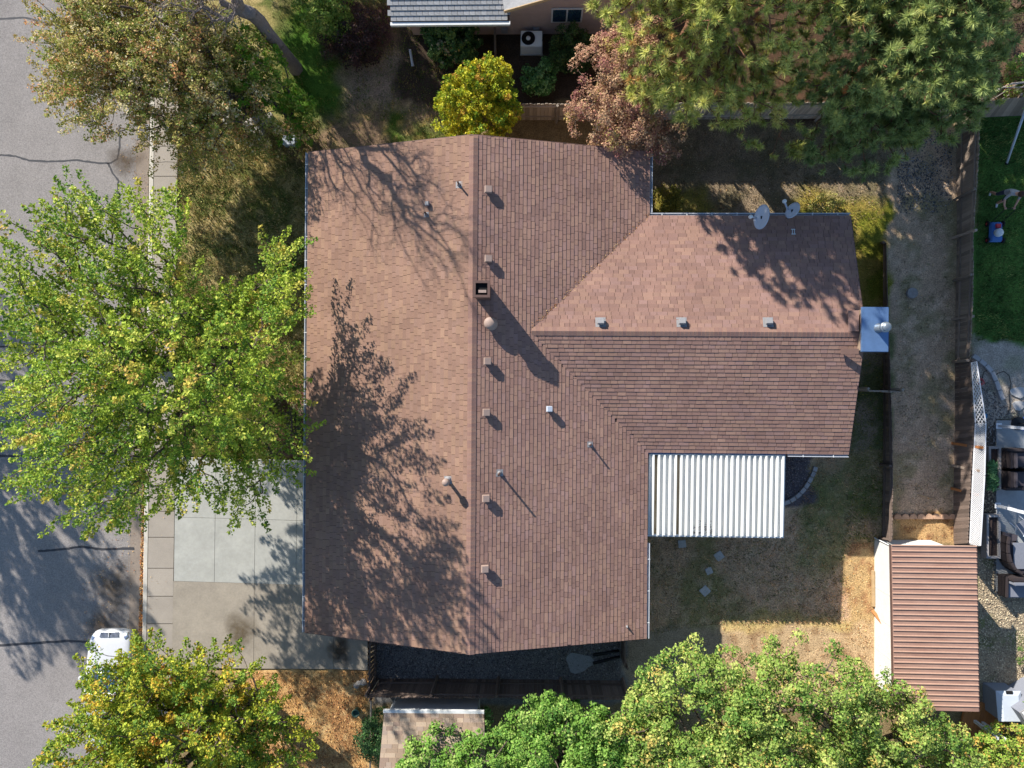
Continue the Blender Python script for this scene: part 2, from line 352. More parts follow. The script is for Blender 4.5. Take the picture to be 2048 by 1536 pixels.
# sidewalk slabs
sw = empty('sidewalk'); tag(sw, kind='structure')
joints = [-700, -330, -60, 22, 108, 195, 294, 354, 440, 530, 620, 710, 800, 890, 972, 1024, 1076, 1138, 1194, 1249, 1330, 1420, 1510, 1600, 1900, 2300]
for a, b in zip(joints[:-1], joints[1:]):
    a2, b2 = a + .45, b - .45; z = .045 + RND.uniform(-.004, .004)
    r0 = 7; r1 = 54 if a < 880 else 58.6
    MB().hexa([P(kline(a2, r0), a2, -.15), P(kline(a2, r1), a2, -.15), P(kline(b2, r1), b2, -.15), P(kline(b2, r0), b2, -.15)],
              [P(kline(a2, r0), a2, z), P(kline(a2, r1), a2, z), P(kline(b2, r1), b2, z), P(kline(b2, r0), b2, z)]).build('slab', M['walk'], sw, bevel=.006)
# driveway slabs
dw = empty('driveway'); tag(dw, kind='structure')
def slab(q, mat, parent, z=.05, zb=-.15, gap=.005):
    c = sum((Vector(p[:2]).to_3d() for p in q), Vector()) / len(q)
    pts = []
    for p in q:
        p = Vector((p[0], p[1], 0)); d = c - p; pts.append(p + Vector((math.copysign(gap, d.x), math.copysign(gap, d.y), 0)))
    return MB().prism(pts, zb, z).build('slab', mat, parent, bevel=.003)
for (u0, u1) in ((352, 433), (433, 513), (513, 596), (596, 660)):
    for (v0, v1) in ((915, 1035), (1035, 1163)):
        sh = lambda u, v: (u - (v - 915) * .014, v + (u - 352) * .028)
        slab([P(*sh(u0, v0)), P(*sh(u1, v0)), P(*sh(u1, v1)), P(*sh(u0, v1))], M['drive_new'], dw, .052)
for q in ([(347.5, 1163), (509.5, 1167), (508, 1338), (344.5, 1336)], [(509.5, 1167), (668, 1171), (668, 1339), (508, 1338)], [(668, 1262), (736, 1264), (736, 1341), (668, 1339)]):
    slab([P(*p) for p in q], M['drive_old'], dw, .048)
def blob_sheet(u, v, ru, rv, z, name, mat, parent, seed=1, n=28):
    rg = random.Random(seed); c = P(u, v); V = [(c.x, c.y, z)]
    for k in range(n):
        a = 2 * math.pi * k / n; s = 1 + .16 * math.sin(3 * a + seed) + rg.uniform(-.08, .08)
        p = P(u + ru * s * math.cos(a), v + rv * s * math.sin(a)); V.append((p.x, p.y, z))
    return MB().add(V, [(0, i + 1, (i + 1) % n + 1) for i in range(n)]).build(name, mat, parent)
# soft oil stains: material fades to the slab colour at the rim
def stain_mat(name, core, rim):
    m = pm(name, core, var=.12, scale=8, rough=.9); nt = m.node_tree
    tc = nt.nodes.new('ShaderNodeTexCoord'); at = nt.nodes.new('ShaderNodeAttribute'); at.attribute_name = 'Col'
    mx = nt.nodes.new('ShaderNodeMixShader'); tr = nt.nodes.new('ShaderNodeBsdfTransparent'); b = nt.nodes['Principled BSDF']
    no = nt.nodes.new('ShaderNodeTexNoise'); no.inputs['Scale'].default_value = 5; nt.links.new(tc.outputs['Object'], no.inputs[0])
    ml = nt.nodes.new('ShaderNodeMath'); ml.operation = 'MULTIPLY'; nt.links.new(at.outputs['Fac'], ml.inputs[0]); nt.links.new(no.outputs[0], ml.inputs[1])
    m2 = nt.nodes.new('ShaderNodeMath'); m2.operation = 'MULTIPLY'; m2.inputs[1].default_value = rim; m2.use_clamp = True; nt.links.new(ml.outputs[0], m2.inputs[0])
    nt.links.new(m2.outputs[0], mx.inputs[0]); nt.links.new(tr.outputs[0], mx.inputs[1]); nt.links.new(b.outputs[0], mx.inputs[2]); nt.links.new(mx.outputs[0], nt.nodes['Material Output'].inputs[0])
    return m
M['stain2'] = stain_mat('soaked_oil_stain', lin(96, 82, 62), 1.5)
M['stain3'] = stain_mat('dark_oil_stain', lin(70, 58, 46), 1.9)
M['spill'] = stain_mat('pale_sand_spill', lin(196, 196, 194), 2.0)
M['wet'] = stain_mat('damp_asphalt_patch', lin(88, 72, 54), 1.25)
def stain(u, v, ru, rv, z, name, mat, parent, seed=1):
    o = blob_sheet(u, v, ru, rv, z, name, mat, parent, seed); me = o.data
    # ring structure: centre opaque, rim clear
    a = me.color_attributes.new('Col', 'FLOAT_COLOR', 'POINT')
    for i in range(len(me.vertices)): a.data[i].color = (1, 1, 1, 1) if i == 0 else (0, 0, 0, 1)
    return o
stain(481, 1262, 36, 44, .056, 'oil_stain', M['stain2'], dw, 2); stain(680, 1300, 26, 40, .056, 'oil_stain', M['stain3'], dw, 5)
stain(248, 322, 40, 34, -.0945, 'damp_patch', M['wet'], st, 3); stain(225, 1180, 46, 70, -.0945, 'damp_patch', M['wet'], st, 4); stain(200, 1250, 36, 40, -.0945, 'damp_patch', M['wet'], st, 6)

# ------------------------------------------------------------------ main house
HC, HRZ = Vector((-2.0802, -.3738, 0)), -.0072
W2, L2, PIT, WX, WY, WW, EZ = 6.1265, 8.673, .2883, 13.19, 2.1724, 4.20, 2.6
house = empty('house', HC, HRZ, 'long single-storey house under a brown shingled roof with an east wing', 'house')
def to_local(p):
    d = Vector((p.x, p.y, 0)) - HC; c, s = math.cos(-HRZ), math.sin(-HRZ)
    return Vector((c * d.x - s * d.y, s * d.x + c * d.y, p.z))
def zr(x, y):
    z = EZ + PIT * (W2 - abs(x)) if abs(x) <= W2 and abs(y) <= L2 else -9
    if 0 < x <= WX and abs(y - WY) <= WW: z = max(z, EZ + PIT * (WW - abs(y - WY)))
    return z
def on_roof(u, v):
    z = 3.5
    for _ in range(12):
        p = to_local(P(u, v, z)); zz = zr(p.x, p.y)
        if zz > 0: z = zz
    return Vector((p.x, p.y, z))
# walls (under the eaves)
ov = .55
MB().box(-W2 + ov, -L2 + ov * .6, -.2, W2 - ov, L2 - ov * .6, EZ - .05).build('wall', M['siding'], house)
MB().box(W2 - ov, WY - WW + ov, -.2, WX - .45, WY + WW - ov, EZ - .05).build('wall', M['siding'], house)
for y in (-L2 + ov * .6, L2 - ov * .6):
    MB().add([(-W2 + .6, y, EZ - .05), (W2 - .6, y, EZ - .05), (0, y, EZ + PIT * W2 - .1), (-W2 + .6, y + math.copysign(.1, -y), EZ - .05), (W2 - .6, y + math.copysign(.1, -y), EZ - .05), (0, y + math.copysign(.1, -y), EZ + PIT * W2 - .1)],
             [(0, 1, 2), (3, 5, 4), (0, 2, 5, 3), (1, 4, 5, 2)]).build('gable_wall', M['siding'], house)
MB().add([(WX - .45, WY - WW + .6, EZ - .05), (WX - .45, WY + WW - .6, EZ - .05), (WX - .45, WY, EZ + PIT * WW - .1), (WX - .55, WY - WW + .6, EZ - .05), (WX - .55, WY + WW - .6, EZ - .05), (WX - .55, WY, EZ + PIT * WW - .1)],
         [(0, 1, 2), (3, 5, 4), (0, 2, 5, 3), (1, 4, 5, 2)]).build('gable_wall', M['siding'], house)
gd = MB().box(-W2 + ov - .03, -7.6, -.1, -W2 + ov - .004, -2.8, 2.1).build('garage_door', M['white_trim'], house)
for k in range(4): MB().box(-W2 + ov - .045, -7.55, -.05 + k * .53, -W2 + ov - .032, -2.85, .44 + k * .53).build('door_panel', M['white_trim'], gd)
for (y0, y1) in ((1.2, 3.0), (4.6, 6.4)):
    w = MB().box(-W2 + ov - .05, y0, .9, -W2 + ov - .004, y1, 2.1).build('window', M['white_trim'], house)
    MB().box(-W2 + ov - .056, y0 + .08, .98, -W2 + ov - .051, y1 - .08, 2.02).build('pane', M['glass'], w)
# roof decks
dk = .03; RZ = EZ + PIT * W2; WZ = EZ + PIT * WW
vx = W2 - WW   # valley apex x
def deck(name, top, th=.12):
    n = len(top); V = [(p[0], p[1], p[2] - .004) for p in top] + [(p[0], p[1], p[2] - th) for p in top]
    return MB().add(V, [tuple(range(n)), tuple(range(2 * n - 1, n - 1, -1))] + [(i, i + n, (i + 1) % n + n, (i + 1) % n) for i in range(n)]).build(name, M['deck'], house)
west = deck('roof_slope', [(-W2, -L2, EZ), (0, -L2, RZ), (0, L2, RZ), (-W2, L2, EZ)])
east = deck('roof_slope', [(0, -L2, RZ), (W2, -L2, EZ), (W2, WY - WW, EZ), (vx, WY, WZ), (W2, WY + WW, EZ), (W2, L2, EZ), (0, L2, RZ)])
wnorth = deck('roof_slope', [(vx, WY, WZ), (WX, WY, WZ), (WX, WY + WW, EZ), (W2, WY + WW, EZ)])
wsouth = deck('roof_slope', [(vx, WY, WZ), (W2, WY - WW, EZ), (WX, WY - WW, EZ), (WX, WY, WZ)])
for o, t in ((west, 'west roof slope of tan and brown shingles facing the street'), (east, 'east roof slope with dark course lines'), (wnorth, 'sunlit north slope of the wing'), (wsouth, 'south slope of the wing')): o['label'] = t

# shingles: every tab is a wedge with a butt edge and sides
PALW = [lin(*c) for c in ((148, 112, 96), (156, 122, 104), (140, 106, 94), (162, 126, 102), (134, 102, 92), (150, 118, 108), (172, 136, 110), (126, 94, 84))]
PALE = [lin(*c) for c in ((140, 106, 95), (146, 113, 101), (134, 101, 91), (150, 116, 100), (130, 99, 92), (144, 112, 106), (152, 118, 102), (126, 96, 88))]
def soften(pal, f=.45):
    c = np.array(pal) * np.array([.99, 1.04, 1.01]); m = c.mean(0); return [tuple(m + (x - m) * (1 - f)) for x in c]
PALW, PALE = [tuple(x * .90 for x in c) for c in soften(PALW, .74)], soften(PALE, .52)
srng = random.Random(11)
tabs = []      # (origin-corner fn args) -> list of dict
WIDTHS = (.18, .24, .30, .36)
def slope_tabs(kind, s0, s1, run, rows, pal, keep):
    """local frame: s along eave, t up the slope (plan), returns tabs as (kind,s,w,t0,t1,colour index)"""
    out = []; e = run / rows
    for r in range(rows):
        s = s0 + srng.uniform(-.25, 0)
        while s < s1:
            w = srng.choice(WIDTHS); a, b = max(s, s0), min(s + w, s1)
            if b - a > .04:
                cm = ((a + b) / 2, (r + .5) * e)
                if keep(*cm): out.append((kind, a, b - a, r * e, e, srng.randrange(8), srng.uniform(-.004, .004), r))
            s += w
    return out
def frame(kind):
    c = 1 / math.sqrt(1 + PIT * PIT)
    if kind == 'W': o, S, T = Vector((-W2, 0, EZ)), Vector((0, 1, 0)), Vector((1, 0, PIT))
    if kind == 'E': o, S, T = Vector((W2, 0, EZ)), Vector((0, 1, 0)), Vector((-1, 0, PIT))
    if kind == 'N': o, S, T = Vector((0, WY + WW, EZ)), Vector((1, 0, 0)), Vector((0, -1, PIT))
    if kind == 'S': o, S, T = Vector((0, WY - WW, EZ)), Vector((1, 0, 0)), Vector((0, 1, PIT))
    Nn = S.cross(T).normalized(); Nn = Nn if Nn.z > 0 else -Nn
    return o, S, T, Nn
FR = {k: frame(k) for k in 'WENS'}
mainh = lambda x: EZ + PIT * (W2 - abs(x))
wingh = lambda x, y: EZ + PIT * (WW - abs(y - WY)) if abs(y - WY) < WW else -9
allt = slope_tabs('W', -L2, L2, W2, 45, PALW, lambda s, t: True)
allt += slope_tabs('E', -L2, L2, W2, 45, PALE, lambda s, t: wingh(1, s) < EZ + PIT * t + .02)
allt += slope_tabs('N', vx - .3, WX, WW, 31, PALE, lambda s, t: s > W2 or mainh(s) < EZ + PIT * t + .02)
allt += slope_tabs('S', vx - .3, WX, WW, 31, PALE, lambda s, t: s > W2 or mainh(s) < EZ + PIT * t + .02)
def tab_geo(w, e, lift=.017):
    """wedge in (s,t,n) coordinates from its lower-left corner"""
    g = .006; lo = lift
    return [(g, -.012, 0), (w - g, -.012, 0), (w - g, -.012, lo), (g, -.012, lo), (g, e + .004, 0), (w - g, e + .004, 0), (w - g, e + .004, .002), (g, e + .004, .002)], \
           [(3, 2, 6, 7), (0, 1, 2, 3), (0, 3, 7, 4), (1, 5, 6, 2)]
# the ones nearest to the camera (highest, by the ridge on the east slope) are single objects
cand = sorted([t for t in allt if t[0] == 'E' and t[2] in WIDTHS and t[7] >= 28 and -8.4 < t[1] < 8.4], key=lambda t: (-t[7], abs(t[1])))
single = set(id(t) for t in cand[:300]); cache = {}
def roof_matrix(kind, s, t, j):
    o, S, T, Nn = FR[kind]; p = o + S * s + T * (t + j)
    return Matrix(((S.x, T.x, Nn.x, p.x), (S.y, T.y, Nn.y, p.y), (S.z, T.z, Nn.z, p.z), (0, 0, 0, 1)))
V = []; F = []; C = []
for t in allt:
    kind, s, w, t0, e, ci, j, r = t; pal = PALW if kind == 'W' else PALE
    if id(t) in single:
        key = (round(w, 2), ci)
        if key not in cache:
            gv, gf = tab_geo(w, e); cache[key] = npmesh('shingle', np.array(gv), np.array(gf), M['shingle'], np.tile(np.array(pal[ci]), (8, 1)))
        inst('shingle', cache[key], east, roof_matrix(kind, s, t0, j))
    else:
        gv, gf = tab_geo(w, e, srng.uniform(.014, .020)); o, S, T, Nn = FR[kind]; n = len(V)
        for a, b, c in gv: V.append(o + S * (s + a) + T * (t0 + j + b) + Nn * c)
        F += [[i + n for i in f] for f in gf]; k = srng.uniform(.93, 1.07); C += [[x * k for x in pal[ci]]] * 8
tag(npobj('shingle_courses', np.array([tuple(p) for p in V]), np.array(F), M['shingle'], np.array(C), house), kind='stuff')
# ridge caps
capm = []
for ci in range(4):
    c = PALE[ci + 1]; hw = .15
    gv = [(-hw, -.01, -hw * PIT + .004), (0, -.01, .004), (hw, -.01, -hw * PIT + .004), (-hw, .15, -hw * PIT + .016), (0, .15, .020), (hw, .15, -hw * PIT + .016), (-hw, .15, -hw * PIT + .002), (0, .15, .005), (hw, .15, -hw * PIT + .002)]
    me = npmesh('ridge_cap', np.array(gv), np.array([(0, 1, 4, 3), (1, 2, 5, 4), (3, 4, 7, 6), (4, 5, 8, 7)]), M['shingle'], np.tile(np.array(c), (9, 1))); capm.append(me)
n = int(2 * L2 / .14)
for k in range(n): inst('ridge_cap', srng.choice(capm), house, Matrix.Translation((0, -L2 + k * .14, RZ + .012)))
n = int((WX - vx) / .14)
for k in range(n): inst('ridge_cap', srng.choice(capm), house, Matrix.Translation((WX - k * .14, WY, WZ + .012)) @ Matrix.Rotation(math.pi / 2, 4, 'Z'))
# rake boards and gutters
for (a, b) in (((-W2, L2, EZ), (0, L2, RZ)), ((0, L2, RZ), (W2, L2, EZ)), ((-W2, -L2, EZ), (0, -L2, RZ)), ((0, -L2, RZ), (W2, -L2, EZ)), ((WX, WY - WW, EZ), (WX, WY, WZ)), ((WX, WY, WZ), (WX, WY + WW, EZ))):
    a, b = Vector(a), Vector(b); off = Vector((0, math.copysign(.012, a.y), -.1)) if abs(a.y) > 8 else Vector((.012, 0, -.1))
    MB().bar(a + off, b + off, .02, .17).build('rake_board', M['chim'], house)
def gutter_run(a, b, out):
    a, b, out = Vector(a), Vector(b), Vector(out); q = []
    prof = [(.004, -.02), (.004, -.12), (.08, -.12), (.100, -.012), (.074, -.012), (.07, -.108), (.016, -.108), (.016, -.02)]
    V = [p + out * x + Vector((0, 0, z)) for p in (a, b) for x, z in prof]; n = len(prof)
    F = [(i, (i + 1) % n, (i + 1) % n + n, i + n) for i in range(n)] + [tuple(range(n)), tuple(range(2 * n - 1, n - 1, -1))]
    g = MB().add(V, F).build('gutter', M['gutter_metal'], house)
    d = b - a; m = max(2, int(d.length / .85))
    for k in range(m):
        p = a + d * ((k + .5) / m); s = d.normalized() * .012
        MB().hexa([p - s + Vector((0, 0, -.03)), p + s + Vector((0, 0, -.03)), p + s + out * .11 + Vector((0, 0, -.022)), p - s + out * .11 + Vector((0, 0, -.022))],
                  [p - s + Vector((0, 0, -.008)), p + s + Vector((0, 0, -.008)), p + s + out * .11 + Vector((0, 0, -.010)), p - s + out * .11 + Vector((0, 0, -.010))]).build('hanger', M['white_trim'], g)
gutter_run((-W2 - .012, -L2, EZ), (-W2 - .012, L2, EZ), (-1, 0, 0))
gutter_run((W2 + .012, WY + WW + .13, EZ), (W2 + .012, L2, EZ), (1, 0, 0))
gutter_run((W2 + .012, -L2, EZ), (W2 + .012, WY - WW - 3.25, EZ), (1, 0, 0))
gutter_run((W2 + .012, WY + WW + .012, EZ), (WX, WY + WW + .012, EZ), (0, 1, 0))
gutter_run((W2 + 4.95, WY - WW - .012, EZ), (WX, WY - WW - .012, EZ), (0, -1, 0))
# downspout
MB().tube([(-W2 - .06, L2 - .1, EZ - .12), (-W2 + .4, L2 - .15, 2.2), (-W2 + .5, L2 - .15, .1)], .035, 8).build('downspout', M['gutter_metal'], house)

# roof vents
def up(p, kind='E'): return p
def box_vent(u, v, mat, w=.25, h=.16, tilt='E', name='roof_vent'):
    p = on_roof(u, v); r = bpy.data.objects.new(name, None); link(r, house); r.location = p; r.empty_display_size = .1
    ax = {'E': Matrix.Rotation(math.atan(PIT), 4, 'Y'), 'W': Matrix.Rotation(-math.atan(PIT), 4, 'Y'), 'N': Matrix.Rotation(-math.atan(PIT), 4, 'X'), 'S': Matrix.Rotation(math.atan(PIT), 4, 'X')}[tilt]
    r.rotation_euler = ax.to_euler()
    MB().box(-w * .72, -w * .72, .012, w * .72, w * .72, .017).build('flashing', M['vent_grey'] if tilt == 'N' else M['shingle_flat'], r)
    MB().box(-w * .32, -w * .32, .017, w * .32, w * .32, h * .8).build('throat', M['dark'], r)
    MB().hexa([(-w / 2, -w / 2, h * .45), (w / 2, -w / 2, h * .45), (w / 2, w / 2, h * .45), (-w / 2, w / 2, h * .45)],
              [(-w * .44, -w * .44, h), (w * .44, -w * .44, h), (w * .44, w * .44, h), (-w * .44, w * .44, h)]).build('hood', mat, r, bevel=.008)
    return r
M['shingle_flat'] = pm('painted_flashing', lin(128, 100, 90), var=.15, scale=30, rough=.9)
for u, v in ((975, 382), (975, 520), (973, 724), (971, 826), (970, 997), (968, 1137)): box_vent(u, v, M['vent'], .25, .22 + RND.uniform(-.02, .02))
for u, v in ((1201, 646), (1363, 646), (1536, 646)): box_vent(u, v, M['vent_grey'], .24, .20, 'N')
box_vent(1096, 819, M['dish'], .20, .24); box_vent(857, 410, M['vent_grey'], .15, .16, 'W')
def pipe_vent(u, v, h, r, mat, fl=.3, cap=None, tilt='W'):
    p = on_roof(u, v); o = bpy.data.objects.new('vent_pipe', None); link(o, house); o.location = p; o.empty_display_size = .1
    s = PIT if tilt == 'W' else -PIT; f = fl / 2
    MB().hexa([(-f, -f, -f * s + .012), (f, -f, f * s + .012), (f, f, f * s + .012), (-f, f, -f * s + .012)], [(-f, -f, -f * s + .018), (f, -f, f * s + .018), (f, f, f * s + .018), (-f, f, -f * s + .018)]).build('flashing', mat, o)
    MB().lathe([(r * 2.2, -.03), (r * 2.0, .05), (r * 1.2, .12), (r * 1.1, .13)], n=14).build('boot', M['vent_grey'], o, smooth=True)
    MB().lathe([(r, 0), (r, h), (r * .75, h), (r * .75, h - .05)], n=12).build('pipe', M['chim'] if cap is None else mat, o, smooth=True)
    if cap: MB().lathe([(r * 1.3, h - .06), (cap, h - .02), (cap, h + .09), (cap * .8, h + .15), (cap * .3, h + .18)], n=18).build('cap', M['vent'], o, smooth=True)
pipe_vent(918, 371, .34, .03, M['vent_grey'], .22); pipe_vent(853, 431, .34, .03, M['vent_grey'], .17); pipe_vent(999, 947, .62, .035, M['vent_grey'], .24, tilt='E')
pipe_vent(1180, 890, .36, .03, M['vent_grey'], .20, tilt='E'); pipe_vent(896, 961, .58, .06, M['vent_grey'], .26, cap=.125)
pipe_vent(1254, 1254, .10, .02, M['vent_grey'], .08, tilt='E')
# round turbine dome
p = on_roof(981, 649); o = bpy.data.objects.new('dome_vent', None); link(o, house); o.location = p
MB().lathe([(.24, -.05), (.22, .02), (.16, .03), (.15, .22)], n=20).build('collar', M['vent'], o, smooth=True)
MB().lathe([(.20, .20), (.21, .26), (.19, .33), (.12, .38), (.03, .395)], n=22).build('dome', M['vent'], o, smooth=True)
# ridge chimney: metal-clad open stack
p = to_local(P(963, 579, 5.35)); o = bpy.data.objects.new('chimney', None); link(o, house); o.location = (p.x, p.y, 0); h = 5.35
MB().box(-.23, -.23, 3.7, .23, .23, h - .10).build('stack', M['chim'], o)
fr = MB()
for a, b in (((-.27, -.27), (.27, -.19)), ((-.27, .19), (.27, .27)), ((-.27, -.19), (-.19, .19)), ((.19, -.19), (.27, .19))): fr.box(a[0], a[1], h - .14, b[0], b[1], h)
fr.build('crown', M['chim'], o)
MB().box(-.185, -.185, h - .099, .185, .185, h - .09).build('opening', M['dark'], o)
MB().box(-.10, -.12, h - .089, .15, -.03, h - .02).build('flue_baffle', M['vent'], o)
# chimney chase on the east gable with a sheet-metal cap and round flue
ch = bpy.data.objects.new('chimney_chase', None); link(ch, house); zc = 4.15
c = to_local(P(1751, 660, zc)); ch.location = (c.x, c.y, 0)
MB().box(-.38, -.68, -.2, .38, .68, zc - .02).build('chase_wall', M['siding'], ch)
MB().hexa([(-.45, -.75, zc - .09), (.44, -.75, zc - .09), (.44, .75, zc - .09), (-.45, .75, zc - .09)], [(-.44, -.74, zc), (.43, -.74, zc), (.43, .74, zc), (-.44, .74, zc)]).build('metal_cap', M['flash'], ch, bevel=.01)
MB().lathe([(.16, 0), (.16, .02), (.13, .06), (.125, .42)], (.10, .04, zc), 18).build('flue_pipe', M['galv'], ch, smooth=True)
MB().lathe([(.17, .40), (.17, .5)], (.10, .04, zc), 18).build('flue_collar', M['galv'], ch, smooth=True)
MB().lathe([(.13, .53), (.15, .55), (.14, .60), (.05, .63)], (.10, .04, zc), 18).build('flue_cap', M['galv'], ch, smooth=True)
MB().bar((-.45, -.72, zc - .2), (-.95, -.72, zc - .42), .18, .02).build('cricket_flashing', M['chim'], ch)
MB().bar((-.45, .3, zc - .2), (-.75, .3, zc - .34), .7, .02).build('cricket_flashing', M['shingle_flat'], ch)
# small bracket on the wing roof
p = on_roof(1586, 465); o = bpy.data.objects.new('roof_bracket', None); link(o, house); o.location = p
MB().box(-.07, -.10, .03, .07, -.07, .05).box(-.07, .07, .0, .07, .10, .02).box(-.045, -.08, .02, -.025, .08, .05).box(.025, -.08, .02, .045, .08, .05).build('foot', M['white_trim'], o)

# ------------------------------------------------------------------ satellite dishes
def dish(name, label, u, v, z, ra, rb, face, arm_to):
    base = P(u, v, z); o = empty(name, base, 0, label, 'satellite dish', 'satellite dishes on the wing eave')
    d = Vector(face).normalized(); q = d.to_track_quat('Z', 'Y').to_matrix().to_4x4()
    prof = [(k / 5, .16 * (k / 5) ** 2) for k in range(6)]; n = 28; Vv = []; Ff = []
    for side in (0, .02):
        for r, zz in prof:
            for k in range(n): Vv.append(q @ Vector((ra * r * math.cos(2 * math.pi * k / n), rb * r * math.sin(2 * math.pi * k / n), ra * zz - side)))
    m = len(prof)
    for s_ in (0, 1):
        for i in range(m - 1):
            for k in range(n): a = s_ * m * n + i * n; Ff.append((a + k, a + (k + 1) % n, a + n + (k + 1) % n, a + n + k))
    a, b = (m - 1) * n, (2 * m - 1) * n
    Ff += [(a + k, a + (k + 1) % n, b + (k + 1) % n, b + k) for k in range(n)]
    MB().add(Vv, Ff).build('reflector', M['dish'], o, smooth=True)
    f = d * .55 + Vector(arm_to)
    MB().bar(q @ Vector((0, -rb * .8, .02)), f, .04, .05).build('feed_arm', M['dish'], o)
    MB().lathe([(.05, -.08), (.065, -.04), (.065, .06), (.04, .09)], f, 12).build('feed_horn', M['white_trim'], o, smooth=True)
    MB().tube([-d * .04, -d * .16 + Vector((0, 0, -.15)), Vector((-d.x * .16, -d.y * .16, -.85))], .03, 8).build('mast', M['galv'], o)
    MB().box(-d.x * .16 - .08, -d.y * .16 - .08, -.86, -d.x * .16 + .08, -d.y * .16 + .08, -.84).build('foot_plate', M['galv'], o)
    MB().box(-.05, -.05, -.12, .05, .05, -.01).build('mount', M['black'], o)
dish('satellite_dish', 'larger oval pale satellite dish on the wing eave', 1525, 436, 3.55, .43, .30, (-.78, .12, .62), (-.05, -.1, -.1))
dish('satellite_dish', 'smaller round pale satellite dish overhanging the wing gutter', 1586, 423, 3.45, .30, .25, (-.70, .35, .66), (0, .08, -.12))

# ------------------------------------------------------------------ patio cover
zp = 2.44
pc = empty('patio_cover', P(1427, 990), HRZ, 'white corrugated metal patio cover behind the house', 'patio cover')
def L3(u, v, z):
    q = P(u, v, z) - pc.location; c, s = math.cos(-HRZ), math.sin(-HRZ); return Vector((c * q.x - s * q.y, s * q.x + c * q.y, z))
a, b = L3(1297, 909, zp), L3(1564, 1074, zp - .08)
x0, x1, y1, y0 = a.x, b.x, a.y, b.y; NP = 24; pw = (x1 - x0) / NP
zt, zb_ = zp, zp - .10
def sl(y): return zb_ + (zt - zb_) * (y - y0) / (y1 - y0)
for k in range(NP):
    xa = x0 + k * pw; dirty = k in (1, 5)
    # W-pan: flat valley, tall rib on its right
    ys_ = (y0, y1)
    prof = [(0, .12), (.016, 0), (pw * .60, 0), (pw * .68, .12), (pw, .12)]
    Vv = [(xa + x, y, sl(y) + z) for y in ys_ for x, z in prof] + [(xa + x, y, sl(y) + z - .006) for y in ys_ for x, z in prof]
    n = len(prof); Ff = [(i, i + 1, n + i + 1, n + i) for i in range(n - 1)] + [(2 * n + i + 1, 2 * n + i, 3 * n + i, 3 * n + i + 1) for i in range(n - 1)]
    MB().add(Vv, Ff).build('roof_pan', M['pan'], pc)
    if dirty: MB().add([(xa + .02, y0 + .02, sl(y0) + .004), (xa + pw * .58, y0 + .02, sl(y0) + .004), (xa + pw * .58, y1 - .02, sl(y1) + .004), (xa + .02, y1 - .02, sl(y1) + .004)], [(0, 1, 2, 3)]).build('debris_layer', M['pan_dirty'], pc)
    if 7 < k < 12:
        V = []; F = []
        for q in range(26):
            xx, yy = xa + RND.uniform(.03, pw * .55), y0 + abs(RND.gauss(0, .18)) + .03; s = RND.uniform(.008, .022); n0 = len(V)
            V += [(xx - s, yy - s, sl(yy) + .004), (xx + s, yy - s * .6, sl(yy) + .004), (xx, yy + s, sl(yy) + .012)]; F.append((n0, n0 + 1, n0 + 2))
        tag(MB().add(V, F).build('leaf_debris', M['bark'], pc), kind='stuff')
MB().box(x0 - .03, y0 - .06, zb_ - .14, x1 + .06, y0 - .004, zb_ + .03).build('fascia', M['white_trim'], pc)
MB().hexa([(x1 + .004, y0, zb_ - .1), (x1 + .05, y0, zb_ - .1), (x1 + .05, y1, zt - .1), (x1 + .004, y1, zt - .1)], [(x1 + .004, y0, zb_ + .07), (x1 + .05, y0, zb_ + .07), (x1 + .05, y1, zt + .07), (x1 + .004, y1, zt + .07)]).build('end_trim', M['white_trim'], pc)
MB().box(x0 - .16, y1 + .004, zt + .02, x1 + .05, y1 + .13, zt + .05).build('head_flashing', M['flash'], pc)
MB().box(x0 - .16, y0 - .06, zt - .02, x0 - .034, y1, zt + .018).build('side_flashing', M['flash'], pc)
V = []
rg = random.Random(4); pts = [(x0 - .03, y0 + .1, sl(y0) + .07)] + [(x0 - .03 + rg.uniform(-.015, .015), y0 + (y1 - y0) * k / 10, sl(y0 + (y1 - y0) * k / 10) + .065) for k in range(1, 11)]
MB().tube(pts, .018, 6).build('caulk_bead', M['white_trim'], pc, smooth=True)
pts = [(x0 + (x1 - x0) * k / 24, y1 - .0 + rg.uniform(-.012, .012), zt + .06) for k in range(25)]
MB().tube(pts, .022, 6).build('caulk_bead', M['white_trim'], pc, smooth=True)
for x in (x0 + .3, (x0 + x1) / 2, x1 - .2): MB().box(x - .04, y0 + .05, 0, x + .04, y0 + .13, zb_ - .01).build('post', M['white_trim'], pc)

# patio floor under the cover, stepping stones, curved edging
tag(MB().prism(pxpoly([(1290, 905), (1545, 905), (1545, 1075), (1290, 1075)]), -.1, .04).build('patio_floor', M['patio']), kind='structure')
for u, v, s, r, lb in ((1438, 1113, .16, .6, 'square grey stepping stone nearest the patio cover corner'), (1410, 1183, .17, .75, 'square grey stepping stone farthest out in the brown lawn'), (1364, 1089, .15, .1, 'rounded mossy stepping stone close to the house wall'), (1418, 1143, .13, .4, 'half-buried stepping stone between two square ones')):
    o = MB().box(-s, -s, -.05, s, s, .035).build('stepping_stone', M['paver'], None, bevel=.012); o.location = P(u, v); o.rotation_euler = (0, 0, r); tag(o, lb, 'stepping stone', 'stepping stones behind the patio cover')
eb = empty('garden_edging', P(1600, 975), 0, 'curved row of grey concrete edging blocks beside the patio cover', 'edging')
arc = [(1630, 934), (1627, 944), (1622, 955), (1616, 966), (1609, 977), (1600, 987), (1590, 996), (1579, 1003), (1566, 1008)]
